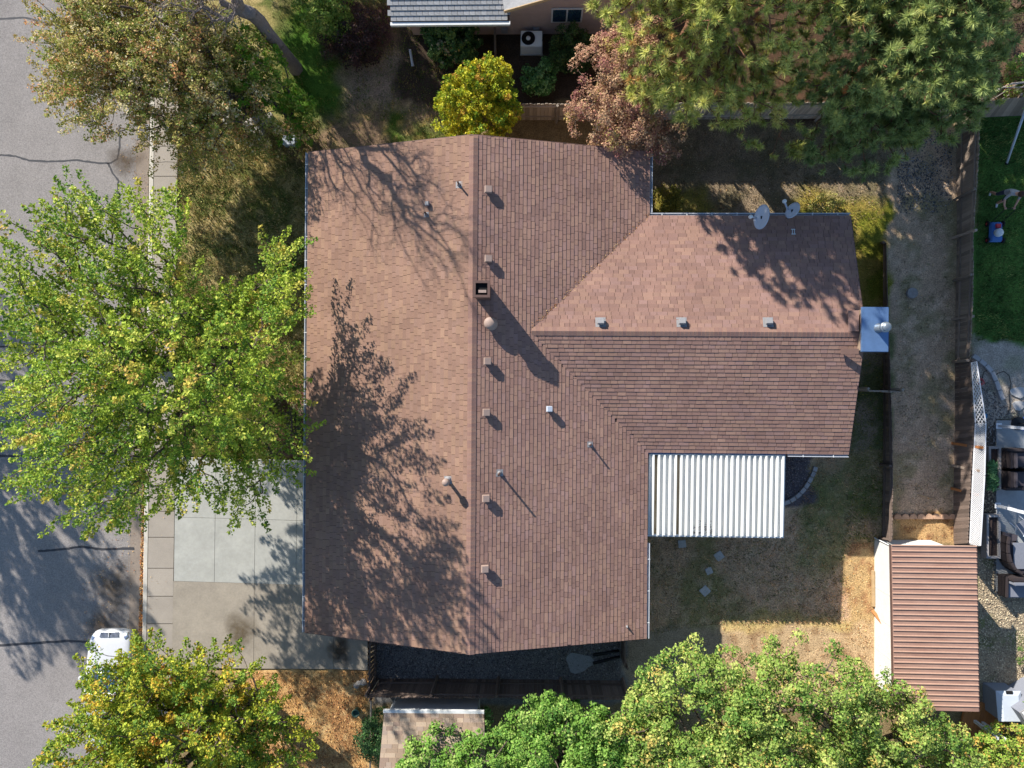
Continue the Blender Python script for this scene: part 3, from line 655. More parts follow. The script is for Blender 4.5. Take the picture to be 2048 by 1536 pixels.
for a, b in zip(arc[:-1], arc[1:]):
    p, q = P(*a) - eb.location, P(*b) - eb.location; d = (q - p).normalized() * .012
    MB().bar(p + d + Vector((0, 0, .04)), q - d + Vector((0, 0, .04)), .16, .14).build('block', M['blockedge'], eb, bevel=.012)

# ------------------------------------------------------------------ fences
def picket_mesh(mat, w=.14, t=.018):
    c = .03
    pr = [(-w / 2, 0), (w / 2, 0), (w / 2, 1 - c), (w / 2 - c, 1), (-w / 2 + c, 1), (-w / 2, 1 - c)]; n = 6
    V = [(x, -t / 2, z) for x, z in pr] + [(x, t / 2, z) for x, z in pr]
    return MB().add(V, [tuple(range(n)), tuple(range(2 * n - 1, n - 1, -1))] + [(i, i + n, (i + 1) % n + n, (i + 1) % n) for i in range(n)]).mesh('picket', mat)
def polyl(pts, n):
    L = [0]
    for a, b in zip(pts[:-1], pts[1:]): L.append(L[-1] + (b - a).length)
    out = []
    for i in range(n):
        s = L[-1] * (i + .5) / n
        for k in range(len(pts) - 1):
            if s <= L[k + 1]: out.append((pts[k].lerp(pts[k + 1], (s - L[k]) / (L[k + 1] - L[k])), (pts[k + 1] - pts[k]).normalized())); break
    return out, L[-1]
def at_s(pts, f):
    r, _ = polyl(pts, 1000); return r[min(999, max(0, int(f * 1000)))][0]
def fence(label, base, top, h, mat, rail=1, posts=None, pw=.145, group='wooden board fences', zpost=None, jit=.02, rails=(.25, .85)):
    """base: pixels on the ground; top: pixels at height h (fence may lean); rail=+1 rails on the left of the run"""
    B = [P(u, v, 0) for u, v in base]; T = [P(u, v, h) for u, v in top] if top else [b + Vector((0, 0, h)) for b in B]
    _, L = polyl(B, 2); n = max(2, int(L / pw)); bp, _ = polyl(B, n); tp, _ = polyl(T, n)
    o = empty('board_fence', B[0], 0, label, 'fence', group); me = picket_mesh(mat); rg = random.Random(int(L * 100))
    for (b, d), (t, _) in zip(bp, tp):
        upv = t - b; hh = upv.length * rg.uniform(.975, 1.02); upn = upv.normalized(); x = (d - upn * d.dot(upn)).normalized(); y = upn.cross(x)
        x = (x + y * rg.uniform(-.03, .03)).normalized()
        x *= pw / .145 * .97; p = b - o.location + y * rg.uniform(-.004, .004) + Vector((0, 0, -.03))
        inst('picket', me, o, Matrix(((x.x, y.x, upn.x * hh, p.x), (x.y, y.y, upn.y * hh, p.y), (x.z, y.z, upn.z * hh, p.z), (0, 0, 0, 1))))
    K = max(2, int(L / 2.4)) if posts is None else posts
    nodes = [at_s(B, k / K) for k in range(K)] + [B[-1]]; tn = [at_s(T, k / K) for k in range(K)] + [T[-1]]
    for k in range(K):
        for f in rails:
            a, b = nodes[k].lerp(tn[k], f) - o.location, nodes[k + 1].lerp(tn[k + 1], f) - o.location
            d = (b - a).normalized(); nn = Vector((-d.y, d.x, 0)) * .032 * rail; MB().bar(a + nn, b + nn, .036, .085).build('rail', mat, o)
    for k in range(K + 1):
        a, b = nodes[k] - o.location, tn[k] - o.location; d = (nodes[min(k + 1, K)] - nodes[max(k - 1, 0)]).normalized(); nn = Vector((-d.y, d.x, 0)) * .096 * rail
        MB().bar(a + nn - Vector((0, 0, .05)), b + nn + (b - a).normalized() * (zpost if zpost else .03), .085, .085).build('post', mat, o)
    return o
fence('weathered grey board fence north of the roof behind the copper tree', [(985, 241), (1160, 241), (1400, 240), (1560, 239), (1760, 237), (1893, 236)], None, 1.65, M['fence_grey'], rail=-1)
fence('brown board fence in the north-east corner by the metal rack', [(1925, 238), (2010, 234), (2110, 229)], [(1956, 205), (2010, 199), (2130, 186)], 1.5, M['fence'], rail=1, rails=(.3, .88))
fence('leaning dark fence running down the strip of dirt east of the wing', [(1769, 486), (1767, 600), (1767, 720), (1767, 850), (1766, 960), (1764, 1078)], [(1773, 486), (1776, 590), (1780, 700), (1785, 850), (1787, 960), (1785, 1082)], 1.3, M['fence_dark'], rail=-1)
ef = fence('long weathered fence along the neighbour lawn at the right', [(1912, 238), (1913, 330), (1914, 465), (1912, 600), (1911, 725)], [(1962, 208), (1958, 330), (1948, 465), (1947, 600), (1941, 722)], 1.45, M['fence'], rail=-1)
fence('dark fence topped by white lattice beside the east patio', [(1911, 727), (1910, 850), (1908, 1000), (1908, 1090)], [(1941, 722), (1949, 850), (1941, 1000), (1937, 1088)], 1.45, M['fence_dark'], rail=1, posts=8)
fence('tall dark fence along the gravel south of the house', [(752, 1359), (900, 1359), (1100, 1361), (1245, 1363)], None, 1.72, M['fence_dark'], rail=1)
fence('short dark side fence between driveway and gravel strip', [(752, 1285), (752, 1359)], [(736, 1287), (735, 1402)], 1.5, M['fence_dark'], rail=1, posts=1)
fence('short cross fence joining the wing to the leaning fence', [(1700, 783), (1765, 785)], None, 1.5, M['fence_grey'], rail=1, posts=1)
# posts standing on the west side of the lattice fence
for u, v, z, lb in ((1904, 478, 1.5, 'dark leaning prop post on the long weathered fence'), (1905, 888, 1.85, 'orange-brown fence post tallest beside the white lattice'), (1904, 932, 1.75, 'thin grey-brown fence post in the middle of the white lattice'), (1904, 978, 1.6, 'orange fence post lowest along the white lattice'), (1905, 640, 1.3, 'reddish prop post against the long weathered fence')):
    o = MB().box(-.045, -.045, -.05, .045, .045, z).build('fence_post', M['wood_orange'] if 'orange' in lb else M['fence'], None); o.location = P(u, v); tag(o, lb, 'post', 'posts against the east fence')
# white lattice topper
lt = empty('lattice_screen', P(1908, 900), 0, 'white lattice screen along the top of the dark east fence', 'lattice')
lb_ = [P(u, v, 1.45) - lt.location for u, v in ((1943, 726), (1951, 850), (1949, 900), (1943, 1000), (1940, 1090))]; lt_ = [P(u, v, 1.95) - lt.location for u, v in ((1953, 724), (1972, 850), (1972, 900), (1967, 1000), (1961, 1094))]
def lat(f, g): return at_s(lb_, f).lerp(at_s(lt_, f), g)
ln = sum((b - a).length for a, b in zip(lb_[:-1], lb_[1:])); hh = .5
def strips(f0, f1, pitch, w, zoff, single=True):
    Ls = (f1 - f0) * ln; n = int(Ls / pitch); allm = MB()
    for sgn in (1, -1):
        for k in range(-int(hh / pitch) - 1, n + 1):
            s0 = k * pitch; s1 = s0 + hh
            if sgn < 0: s0, s1 = s1, s0
            g0, g1 = 0, 1
            if s0 == s1: continue
            def clip(s): return min(max(s, 0), Ls)
            c0, c1 = clip(s0), clip(s1)
            if abs(c1 - c0) < .03: continue
            g0, g1 = (c0 - s0) / (s1 - s0), (c1 - s0) / (s1 - s0)
            a = lat(f0 + c0 / ln, g0); b = lat(f0 + c1 / ln, g1); off = Vector((.006 * sgn, 0, 0))
            if single: MB().bar(a + off, b + off, .006, w).build('lattice_strip', M['lattice'], lt)
            else: allm.bar(a + off, b + off, .006, w)
    if not single: tag(allm.build('fine_lattice', M['lattice'], lt), kind='stuff')
fsplit = .335
strips(0, fsplit, .17, .030, 0); strips(fsplit, 1, .075, .024, 0, single=False)
for f0, f1 in ((0, fsplit), (fsplit, .62), (.62, 1)):
    for g_ in (0, 1): MB().bar(lat(f0, g_) , lat(f1 - .004, g_), .03, .03).build('lattice_rail', M['lattice'], lt)

# ------------------------------------------------------------------ shed
sh = empty('shed', P(1850, 1250), 0, 'white-walled shed under a ribbed brown metal roof', 'shed')
def SL(u, v, z): return P(u, v, z) - sh.location
zL, zR = 2.05, 2.35
A, B_, C_, D_ = SL(1783, 1092, zL), SL(1953, 1094, zR), SL(1958, 1425, zR), SL(1789, 1421, zL)
wx0, wx1, wy0, wy1 = SL(1749, 1100, 0).x, B_.x - .3, SL(1800, 1368, 0).y, SL(1800, 1081, 0).y
MB().hexa([(wx0, wy0, -.1), (wx1, wy0, -.1), (wx1, wy1, -.1), (wx0, wy1, -.1)], [(wx0, wy0, zL - .05), (wx1, wy0, zR - .06), (wx1, wy1, zR - .06), (wx0, wy1, zL - .05)]).build('wall', M['white_wall'], sh)
for v in (1175, 1232, 1296, 1360):
    y = SL(1750, v, 0).y; MB().box(wx0 - .006, y - .008, 0, wx0 - .001, y + .008, zL - .1).build('wall_seam', M['gutter_metal'], sh)
NR = 31
for k in range(NR):
    f0, f1 = k / NR, (k + 1) / NR; a, b, c, d = A.lerp(D_, f0), B_.lerp(C_, f0), B_.lerp(C_, f1), A.lerp(D_, f1); g = Vector((0, .002, 0))
    MB().hexa([p - Vector((0, 0, .02)) for p in (a - g, b - g, c + g, d + g)], [a - g, b - g, c + g, d + g]).build('roof_panel', M['shed_roof'], sh)
    e = Vector((0, 0, .036)); s = (d - a).normalized()
    w1, w2 = s * .026, s * .013
    MB().hexa([a - w1 + e * .05, b - w1 + e * .05, b + w1 + e * .05, a + w1 + e * .05], [a - w2 + e, b - w2 + e, b + w2 + e, a + w2 + e]).build('roof_rib', M['shed_rib'], sh)
MB().bar(A + Vector((-.01, 0, -.08)), D_ + Vector((-.01, 0, -.08)), .03, .10).build('fascia', M['chim'], sh)
MB().bar(B_ + Vector((.02, 0, -.08)), C_ + Vector((.02, 0, -.08)), .03, .14).build('fascia', M['chim'], sh)
# lumber around the shed
o = MB().bar(P(1746, 1142, .06), P(1747, 1214, .06), .10, .07).build('lumber_board', M['wood_tan']); tag(o, 'yellowish board lying along the foot of the white shed wall', 'board')
o = MB().bar(P(1745, 1222, .05), P(1766, 1249, .55), .12, .04).build('leaning_board', M['wood_orange']); tag(o, 'short orange-brown board leaning on the white shed wall', 'board')
o = MB().bar(P(1751, 1079, .02), P(1785, 1096, 1.35), .035, .16).build('white_board', M['white_trim']); tag(o, 'white painted board standing at the north-west shed corner', 'board')
lg = empty('log_edging', P(1845, 1035), 0, 'row of scalloped log edging across the dirt strip north of the shed', 'edging')
for k in range(8):
    p = P(1793 + k * 15.6, 1036) - lg.location; q = P(1793 + k * 15.6, 1029) - lg.location
    poly = [(p.x + .15 * math.cos(a), p.y + .16 * max(math.sin(a), 0) - (.04 if math.sin(a) < 0 else 0)) for a in [math.pi * i / 8 for i in range(9)]]
    poly = [(p.x - .145, p.y - .05)] + poly[::-1] + [(p.x + .145, p.y - .05)]
    MB().prism(poly[::-1], -.05, .13 + RND.uniform(-.015, .015)).build('log_end', M['log'], lg, bevel=.008)

# ------------------------------------------------------------------ neighbour houses
nh = empty('neighbour_house', P(950, -60), HRZ, 'neighbour house at the top with grey tiled roof and brown siding', 'house')
def NL(u, v, z): return P(u, v, z) - nh.location
nw_y = NL(1000, 70, 0).y; nx0, nx1 = NL(828, 70, 0).x, NL(1290, 70, 0).x
MB().box(nx0, nw_y, -.1, nx1, nw_y + 8, 2.55).build('wall', M['n_siding'], nh)
k = 0
while .05 + k * .2 < 2.5:      # lap siding boards of the visible wall
    z0 = .05 + k * .2
    MB().hexa([(NL(985, 70, 0).x, nw_y - .03, z0), (nx1, nw_y - .03, z0), (nx1, nw_y - .002, z0), (NL(985, 70, 0).x, nw_y - .002, z0)], [(NL(985, 70, 0).x, nw_y - .010, z0 + .2), (nx1, nw_y - .010, z0 + .2), (nx1, nw_y - .002, z0 + .2), (NL(985, 70, 0).x, nw_y - .002, z0 + .2)]).build('siding_board', M['n_siding'], nh); k += 1
w0, w1 = NL(1103, 36, 1.2), NL(1165, 36, 1.2)
w = MB().box(w0.x, nw_y - .07, 1.02, w1.x, nw_y - .032, 2.0).build('window', M['white_trim'], nh)
xm = (w0.x + w1.x) / 2
for a, b in ((w0.x + .06, xm - .03), (xm + .03, w1.x - .06)): MB().box(a, nw_y - .078, 1.09, b, nw_y - .071, 1.93).build('pane', M['glass'], w)
for u in (1010, 1074):
    p = NL(u, 60, .5); MB().box(p.x - .12, nw_y - .14, .35, p.x + .12, nw_y - .033, .65).build('meter_box', M['vent_grey'], nh, bevel=.01)
ne = NL(800, 46, 2.6)      # eave line
ex0, ex1 = NL(783, 46, 2.6).x, NL(1020, 46, 2.6).x; ey = ne.y; npit = .33
MB().add([(ex0, ey, 2.59), (ex1, ey, 2.59), (ex1, ey + 7, 2.59 + 7 * npit), (ex0, ey + 7, 2.59 + 7 * npit), (ex0, ey, 2.45), (ex1, ey, 2.45), (ex1, ey + 7, 2.45 + 7 * npit), (ex0, ey + 7, 2.45 + 7 * npit)],
         [(0, 1, 2, 3), (7, 6, 5, 4), (0, 4, 5, 1), (1, 5, 6, 2), (2, 6, 7, 3), (3, 7, 4, 0)]).build('roof', M['deck'], nh)
tw_, te = .21, .17; tm = MB().hexa([(0, 0, .0), (tw_ - .012, 0, .0), (tw_ - .012, te + .02, 0), (0, te + .02, 0)], [(0, 0, .028), (tw_ - .012, 0, .028), (tw_ - .012, te + .02, .004), (0, te + .02, .004)]).mesh('roof_tile', M['tile'])
for r in range(13):
    c = int((ex1 - ex0) / tw_) + 1
    for q in range(c):
        x = ex0 + q * tw_ - (tw_ / 2 if r % 2 else 0) + .01
        if x + tw_ > ex1 + .15 or x < ex0 - .1: continue
        s = Vector((0, 1, npit)).normalized(); p = Vector((x, ey + .02 + r * te * s.y, 2.60 + r * te * s.z + .004)); n_ = Vector((0, -npit, 1)).normalized()
        inst('roof_tile', tm, nh, Matrix(((1, 0, 0, p.x), (0, s.y, n_.y, p.y), (0, s.z, n_.z, p.z), (0, 0, 0, 1))))
MB().box(ex0 - .02, ey - .12, 2.46, ex1 + .03, ey - .004, 2.585).build('gutter', M['white_trim'], nh)
# pale gable rake to the east of the tiled eave
a, b = NL(1010, 22, 2.9), NL(1105, -6, 3.3)
MB().hexa([a + Vector((0, 0, -.12)), b + Vector((0, 0, -.12)), b + Vector((.2, 2.5, -.12)), a + Vector((-.4, 2.5, -.12))], [a, b, b + Vector((.2, 2.5, 0)), a + Vector((-.4, 2.5, 0))]).build('side_roof', M['tile'], nh)
MB().bar(a + Vector((0, -.02, -.06)), b + Vector((0, -.02, -.06)), .03, .16).build('rake_board', M['wood_tan'], nh)
sp = MB().tube([NL(820, 100, .3), NL(823, 118, .14), NL(826, 134, .06)], [.05, .05, .06], 8).build('downspout_end', M['gutter_metal']); sp.location = nh.location; tag(sp, 'pale downspout extension lying on the bare soil', 'downspout')
o = MB().bar(P(990, 60, .3), P(991, 112, .3), .07, .6).build('retaining_board', M['fence']); tag(o, 'narrow brown timber divider beside the AC unit bed', 'timber')

n2 = empty('south_house', P(870, 1500), 0, 'tan shingled house corner at the bottom under the green canopy', 'house')
def N2(u, v, z): return P(u, v, z) - n2.location
sy = N2(800, 1388, 0).y; sx0 = N2(795, 1400, 0).x
MB().box(sx0, sy - 6, -.1, N2(960, 1400, 0).x, sy, 2.5).build('wall', M['white_trim'], n2)
e0, e1, r0, r1 = N2(768, 1428, 2.6), N2(968, 1430, 2.6), N2(752, 1600, 3.3), N2(975, 1600, 3.3)
MB().hexa([p - Vector((0, 0, .14)) for p in (e0, e1, r1, r0)], [e0, e1, r1, r0]).build('roof', M['deck'], n2)
V = []; F = []; C = []; nrow = 19; rg = random.Random(5); pal = [lin(*c) for c in ((156, 136, 118), (146, 126, 108), (168, 148, 128), (138, 118, 104), (152, 134, 120))]
nrm = (e1 - e0).cross(r0 - e0).normalized(); nrm = nrm if nrm.z > 0 else -nrm
for r in range(nrow):
    f = rg.uniform(-.05, 0)
    while f < 1:
        w_ = rg.uniform(.05, .11); fa, fb = max(f, 0), min(f + w_, 1); f += w_
        if fb - fa < .01: continue
        g0, g1 = r / nrow - .004, (r + 1) / nrow + .004; q = lambda a, b: e0.lerp(e1, a).lerp(r0.lerp(r1, a), b); n = len(V)
        V += [q(fa + .001, g0) + nrm * .014, q(fb - .001, g0) + nrm * .014, q(fb - .001, g1) + nrm * .003, q(fa + .001, g1) + nrm * .003, q(fa, g0), q(fb, g0)]
        F += [(n, n + 1, n + 2, n + 3), (n + 4, n + 5, n + 1, n)]; C += [rg.choice(pal)] * 6
tag(npobj('shingle_courses', np.array([tuple(p) for p in V]), np.array(F), M['shingle'], np.array(C), n2), kind='stuff')
MB().bar(e0 + Vector((-.03, .06, -.05)), e1 + Vector((0, .06, -.05)), .11, .11).build('gutter', M['white_trim'], n2)
MB().bar(N2(791, 1402, 1.2), N2(779, 1424, 2.5), .06, .06).build('downspout', M['white_trim'], n2)

# AC condenser
ac = empty('ac_unit', P(1063, 96), -.02, 'white air-conditioning condenser on the soil by the neighbour wall', 'ac unit'); zz = .72
MB().box(-.44, -.33, .0, .44, .33, .05).build('pad', M['paver'], ac)
MB().box(-.41, -.30, .052, .41, .30, zz).build('casing', M['ac'], ac, bevel=.02)
MB().lathe([(.26, 0), (.26, .006), (.05, .006)], (-.12, 0, zz + .001), 32).build('fan_well', M['dark'], ac)
gr = MB()
for r in (.10, .14, .18, .22, .255):
    n = 28; gr.tube([(-.12 + r * math.cos(2 * math.pi * k / n), r * math.sin(2 * math.pi * k / n), zz + .022) for k in range(n + 1)], .006, 4, cap=False)
for k in range(8): a = k * math.pi / 4; gr.bar((-.12 + .08 * math.cos(a), .08 * math.sin(a), zz + .024), (-.12 + .26 * math.cos(a), .26 * math.sin(a), zz + .024), .008, .008)
gr.build('fan_guard', M['black'], ac)
MB().lathe([(.085, 0), (.085, .02), (.05, .035)], (-.12, 0, zz + .01), 20).build('fan_hub', M['ac'], ac, smooth=True)
for k in range(7): MB().box(-.415, -.27 + k * .085, .12, -.411, -.23 + k * .085, zz - .06).build('louver', M['gutter_metal'], ac)
o = MB().tube([P(1085, 66, .5), P(1086, 78, .4), P(1082, 88, .4)], .02, 6).build('refrigerant_line', M['black']); tag(o, 'thin black refrigerant line from the wall to the condenser', 'pipe')

# ------------------------------------------------------------------ vegetation
def unit(a): return a / (np.linalg.norm(a, axis=-1, keepdims=True) + 1e-9)
def noise3(p, seed):
    r = np.random.RandomState(seed); s = 0
    for _ in range(6):
        k = r.normal(size=3) * 1.15; s = s + np.sin(p @ k + r.rand() * 6.28)
    return s / 6
def crown_points(ells, n, seed, shell=.45, gap=-.35):
    r = np.random.RandomState(seed); out = []; w = np.array([e[3] * e[4] * e[5] for e in ells]); w = w / w.sum()
    for e, ww in zip(ells, w):
        m = int(n * ww * 2.2) + 4; d = unit(r.normal(size=(m, 3))); rad = (r.rand(m) ** shell)[:, None]
        lump = 1 + .22 * noise3(d * 3.1, seed + 5)[:, None]
        q = np.array(e[:3]) + d * rad * lump * np.array(e[3:6]); q = q[noise3(q, seed + 9) > gap]; out.append(q[:int(n * ww) + 1])
    q = np.concatenate(out); return q[q[:, 2] > .25]
def grow(base, fork, centers, seed, twig=.011, power=.5, sub=3, sag=.12):
    """skeleton: every crown point is joined to the closest node nearer the stem; returns nodes, parents, radii, tip dirs"""
    r = np.random.RandomState(seed); base = np.array(base, float); nodes = []; par = []
    m = 6
    for i in range(m + 1):
        f = i / m; q = base + (np.array(fork) - base) * f + np.array([r.normal() * .04, r.normal() * .04, 0]) * (0 < i); nodes.append(q); par.append(i - 1)
    order = np.argsort(np.linalg.norm(centers - nodes[-1], axis=1)); tips = np.zeros(len(centers), int); tdir = np.zeros((len(centers), 3))
    arr = np.zeros((m + 2 + len(centers) * sub, 3)); arr[:m + 1] = nodes; cnt = m + 1; dist0 = np.zeros(len(arr)); pl = list(par)
    fk = np.array(fork); dist0[:m + 1] = np.linalg.norm(arr[:m + 1] - fk, axis=1) * 1.6; dist0[m] = 0
    for ci in order:
        c = centers[ci]; d = np.linalg.norm(arr[:cnt] - c, axis=1) + .35 * dist0[:cnt]
        d[:max(1, m - 2)] += 3; k = int(np.argmin(d)); a = arr[k].copy(); prev = k
        for s_ in range(1, sub + 1):
            f = s_ / sub; q = a + (c - a) * f; q[2] -= sag * np.linalg.norm(c - a) * math.sin(math.pi * f) * .6
            q += r.normal(size=3) * .03 * (s_ < sub); arr[cnt] = q; pl.append(prev); dist0[cnt] = dist0[prev] + np.linalg.norm(q - arr[prev]); prev = cnt; cnt += 1
        tips[ci] = prev; tdir[ci] = c - arr[pl[prev]]
    num = np.zeros(cnt); num[tips] = 1
    for i in range(cnt - 1, 0, -1): num[pl[i]] += num[i]
    return arr[:cnt], np.array(pl), twig * np.maximum(num, 1) ** power, unit(tdir)
def tubes(name, nodes, par, rad, mat, parent, n=5):
    i = np.where(par >= 0)[0]; a, b = nodes[par[i]], nodes[i]; ra, rb = np.minimum(rad[par[i]], rad[i] * 1.6), rad[i]; d = unit(b - a)
    x = unit(np.cross(d, np.where(np.abs(d[:, 2:3]) > .9, [[1., 0, 0]], [[0, 0, 1.]]))); y = np.cross(d, x)
    ang = 2 * np.pi * np.arange(n) / n; ring = x[:, None] * np.cos(ang)[None, :, None] + y[:, None] * np.sin(ang)[None, :, None]
    V = np.concatenate([a[:, None] + ring * ra[:, None, None], b[:, None] + ring * rb[:, None, None]], 1).reshape(-1, 3)
    o = np.arange(len(i))[:, None, None] * 2 * n; k = np.arange(n)
    F = (o + np.stack([k, (k + 1) % n, (k + 1) % n + n, k + n], 1)[None]).reshape(-1, 4)
    return npobj(name, V, F, mat, None, parent, smooth=True)
def leafmesh(name, pos, nrm, tan, ln, wd, col, mat, parent, fold=.18):
    nrm = unit(nrm); tan = unit(tan - nrm * np.sum(nrm * tan, 1, keepdims=True)); bt = np.cross(nrm, tan); ln = ln[:, None]; wd = wd[:, None]
    v0 = pos - tan * ln * .5; v2 = pos + tan * ln * .5; mid = pos - tan * ln * .08 + nrm * fold * wd; v1 = mid + bt * wd * .5; v3 = mid - bt * wd * .5
    V = np.stack([v0, v1, v2, v3], 1).reshape(-1, 3); k = np.arange(len(pos))[:, None] * 4
    F = np.concatenate([k + np.array([[0, 1, 2]]), k + np.array([[0, 2, 3]])], 0); return npobj(name, V, F, mat, np.repeat(col, 4, 0), parent)
def palette(pal, cn, per, seed, jit=.16, cl=.6):
    """cluster-wise then leaf-wise colours; pal = [(colour, weight)]"""
    r = np.random.RandomState(seed); cs = np.array([lin(*c) for c, w in pal]); w = np.array([w for c, w in pal], float); w /= w.sum()
    k = r.choice(len(cs), cn, p=w); kl = np.repeat(k, per); sw = r.rand(cn * per) > cl; kl[sw] = r.choice(len(cs), sw.sum(), p=w)
    return cs[kl] * (1 + jit * r.normal(size=(cn * per, 1))).clip(.4, 1.7)
def tree(name, label, base, fork, ells, n, per, leaf, pal, seed, cat='tree', group='trees around the house', twig=.011, shoot=.5, rad=.16, shell=.45, gap=-.35, upb=.45, bark='bark', cl=.6, dome=False, sag=.1, power=.5, tipcol=None, out=.6):
    o = empty(name, (base[0], base[1], 0), 0, label, cat, group); b = np.array([base[0], base[1], 0.])
    cs = crown_points(ells, n, seed, shell, gap); nodes, par, rd, td = grow((base[0], base[1], -.1), fork, cs, seed, twig, power, sag=sag)
    tubes('trunk', nodes - b, par, rd, M[bark], o)
    r = np.random.RandomState(seed + 3); N = len(cs); cen = np.mean([e[:3] for e in ells], 0); outw = unit(cs - cen + np.array([0, 0, .6])); d = unit(td * (1 - out) + outw * out + r.normal(size=(N, 3)) * .18)
    c = np.repeat(cs, per, 0); dd = np.repeat(d, per, 0); m = N * per
    col = palette(pal, N, per, seed + 4, cl=cl)
    if dome:
        q = unit(r.normal(size=(m, 3)) + dd * .9); pos = c + q * rad * (r.rand(m, 1) ** .35) * np.array([1, 1, .8]); nr = unit(q + r.normal(size=(m, 3)) * .45 + [0, 0, upb])
    else:
        s = r.rand(m) ** .8 * shoot - shoot * .3; taper = (1.15 - .8 * np.clip(s / shoot + .3, 0, 1))[:, None]
        q = r.normal(size=(m, 3)); q -= dd * np.sum(q * dd, 1, keepdims=True); q = unit(q) * r.rand(m, 1) ** .6
        pos = c + dd * s[:, None] + q * rad * taper; nr = r.normal(size=(m, 3)) * .75 + [0, 0, upb * 1.6]
        if tipcol is not None:
            tf = np.clip((s / shoot - .25) * 1.6, 0, 1)[:, None] * (np.repeat(r.rand(N), per)[:, None] < tipcol[1]); col = col * (1 - tf) + np.array(lin(*tipcol[0])) * tf
    tn = q * .8 + dd * .5 + r.normal(size=(m, 3)) * .4; sz = leaf * r.uniform(.45, 1.35, m); keep = pos[:, 2] > .05
    leafmesh('crown', (pos - b)[keep], nr[keep], tn[keep], sz[keep], sz[keep] * r.uniform(.6, .85, keep.sum()), col[keep], M['leaf'], o)
    return o
def W(u, v, z): p = P(u, v, z); return (p.x, p.y, p.z)
GRN = [((140, 162, 54), 4), ((164, 180, 62), 3.4), ((110, 142, 52), 3.4), ((190, 194, 84), 2.0), ((196, 166, 84), .5)]
# broad maple over the front walk
tree('maple_tree', 'broad bright green maple spreading over sidewalk and street', W(470, 722, 0), W(455, 715, 2.4),
     [(-12.0, .9, 6.2, 4.3, 5.0, 3.7), (-14.6, 3.2, 6.0, 2.6, 3.0, 2.4), (-14.2, -2.2, 5.4, 2.9, 2.6, 2.4), (-9.6, -1.8, 5.0, 2.3, 2.6, 2.3), (-9.6, 3.2, 5.8, 2.2, 2.8, 2.6), (-9.6, .4, 8.0, 2.0, 2.2, 2.4)],
     1150, 92, .10, GRN, 101, shoot=1.1, rad=.24, shell=.5, gap=-.16, tipcol=((200, 172, 78), .14), twig=.0105)
tree('yellowing_tree', 'yellow-green tree at the lower left hanging over the white car', W(497, 1396, 0), W(492, 1400, 2.2),
     [(-12.4, -13.0, 5.3, 3.4, 4.6, 3.0), (-9.6, -12.6, 4.3, 2.0, 2.6, 2.0), (-13.6, -12.0, 4.7, 2.2, 3.0, 2.0), (-15.0, -14.8, 4.4, 2.2, 2.6, 2.0), (-11.2, -10.8, 4.6, 2.6, 2.2, 2.0), (-13.6, -10.0, 4.2, 1.9, 1.5, 1.2)],
     1250, 84, .10, [((156, 166, 52), 4), ((178, 178, 58), 3), ((126, 150, 54), 3.8), ((206, 174, 62), 1.4), ((106, 136, 52), 2.8), ((206, 144, 60), .4)], 202, shoot=.75, rad=.24, shell=.55, gap=-.4, cl=.7)
tree('thinning_tree', 'sparse olive and tan tree over the street at the upper left', W(497, 215, 0), W(490, 205, 2.2),
     [(-13.2, 11.2, 4.2, 2.9, 3.0, 1.7), (-12.2, 9.2, 3.3, 1.9, 1.7, 1.4), (-15.0, 12.2, 4.4, 1.9, 2.6, 1.5), (-11.0, 11.4, 3.2, 1.6, 2.4, 1.3), (-10.4, 9.2, 2.0, 1.5, 1.1, .9), (-13.4, 14.4, 4.6, 2.6, 1.8, 1.6), (-15.4, 10.2, 3.8, 1.5, 1.8, 1.3)],
     1200, 85, .085, [((184, 168, 96), 4), ((158, 160, 78), 3.6), ((200, 168, 116), 2.0), ((134, 146, 66), 2.8), ((206, 148, 98), 1.0), ((216, 202, 156), 1.6)], 303, shoot=.8, rad=.27, shell=.6, gap=-.5, cl=.5, twig=.008)
tree('young_green_tree', 'bright green young tree between the bare trunk and the rocks', W(590, 245, 0), W(584, 235, .9),
     [(-10.2, 11.2, 2.6, 1.3, 1.5, 1.2), (-9.2, 10.2, 1.4, 1.0, 1.2, .8)], 200, 60, .09, [((132, 156, 54), 4), ((104, 150, 40), 4), ((158, 172, 78), 2), ((172, 152, 84), .8)], 313, shoot=.4, rad=.2, twig=.007)
tree('edge_tree', 'green tree out of view past the top edge, shading the north lawn', W(640, -190, 0), W(640, -195, 1.6), [(-9.8, 18.4, 3.4, 2.2, 1.8, 1.5), (-12.6, 18.6, 4.2, 2.0, 1.8, 1.6), (-8.2, 16.0, 2.6, 1.2, 1.0, .9)],
     420, 60, .11, GRN, 333, shoot=.7, rad=.26)  # unseen tree, placed for the shade it casts on the north lawn
tree('street_tree', 'leafy tree across the street whose shadow dapples the asphalt', (-28.4, 5.0, 0), (-28.4, 5.0, 2.4), [(-28.6, 5.0, 6.2, 4.2, 4.6, 2.6), (-27.2, 1.6, 5.4, 2.8, 3.0, 2.0), (-27.8, 8.6, 6.0, 3.4, 3.0, 2.4)],
     620, 60, .13, GRN, 344, shoot=.9, rad=.3, gap=-.2)
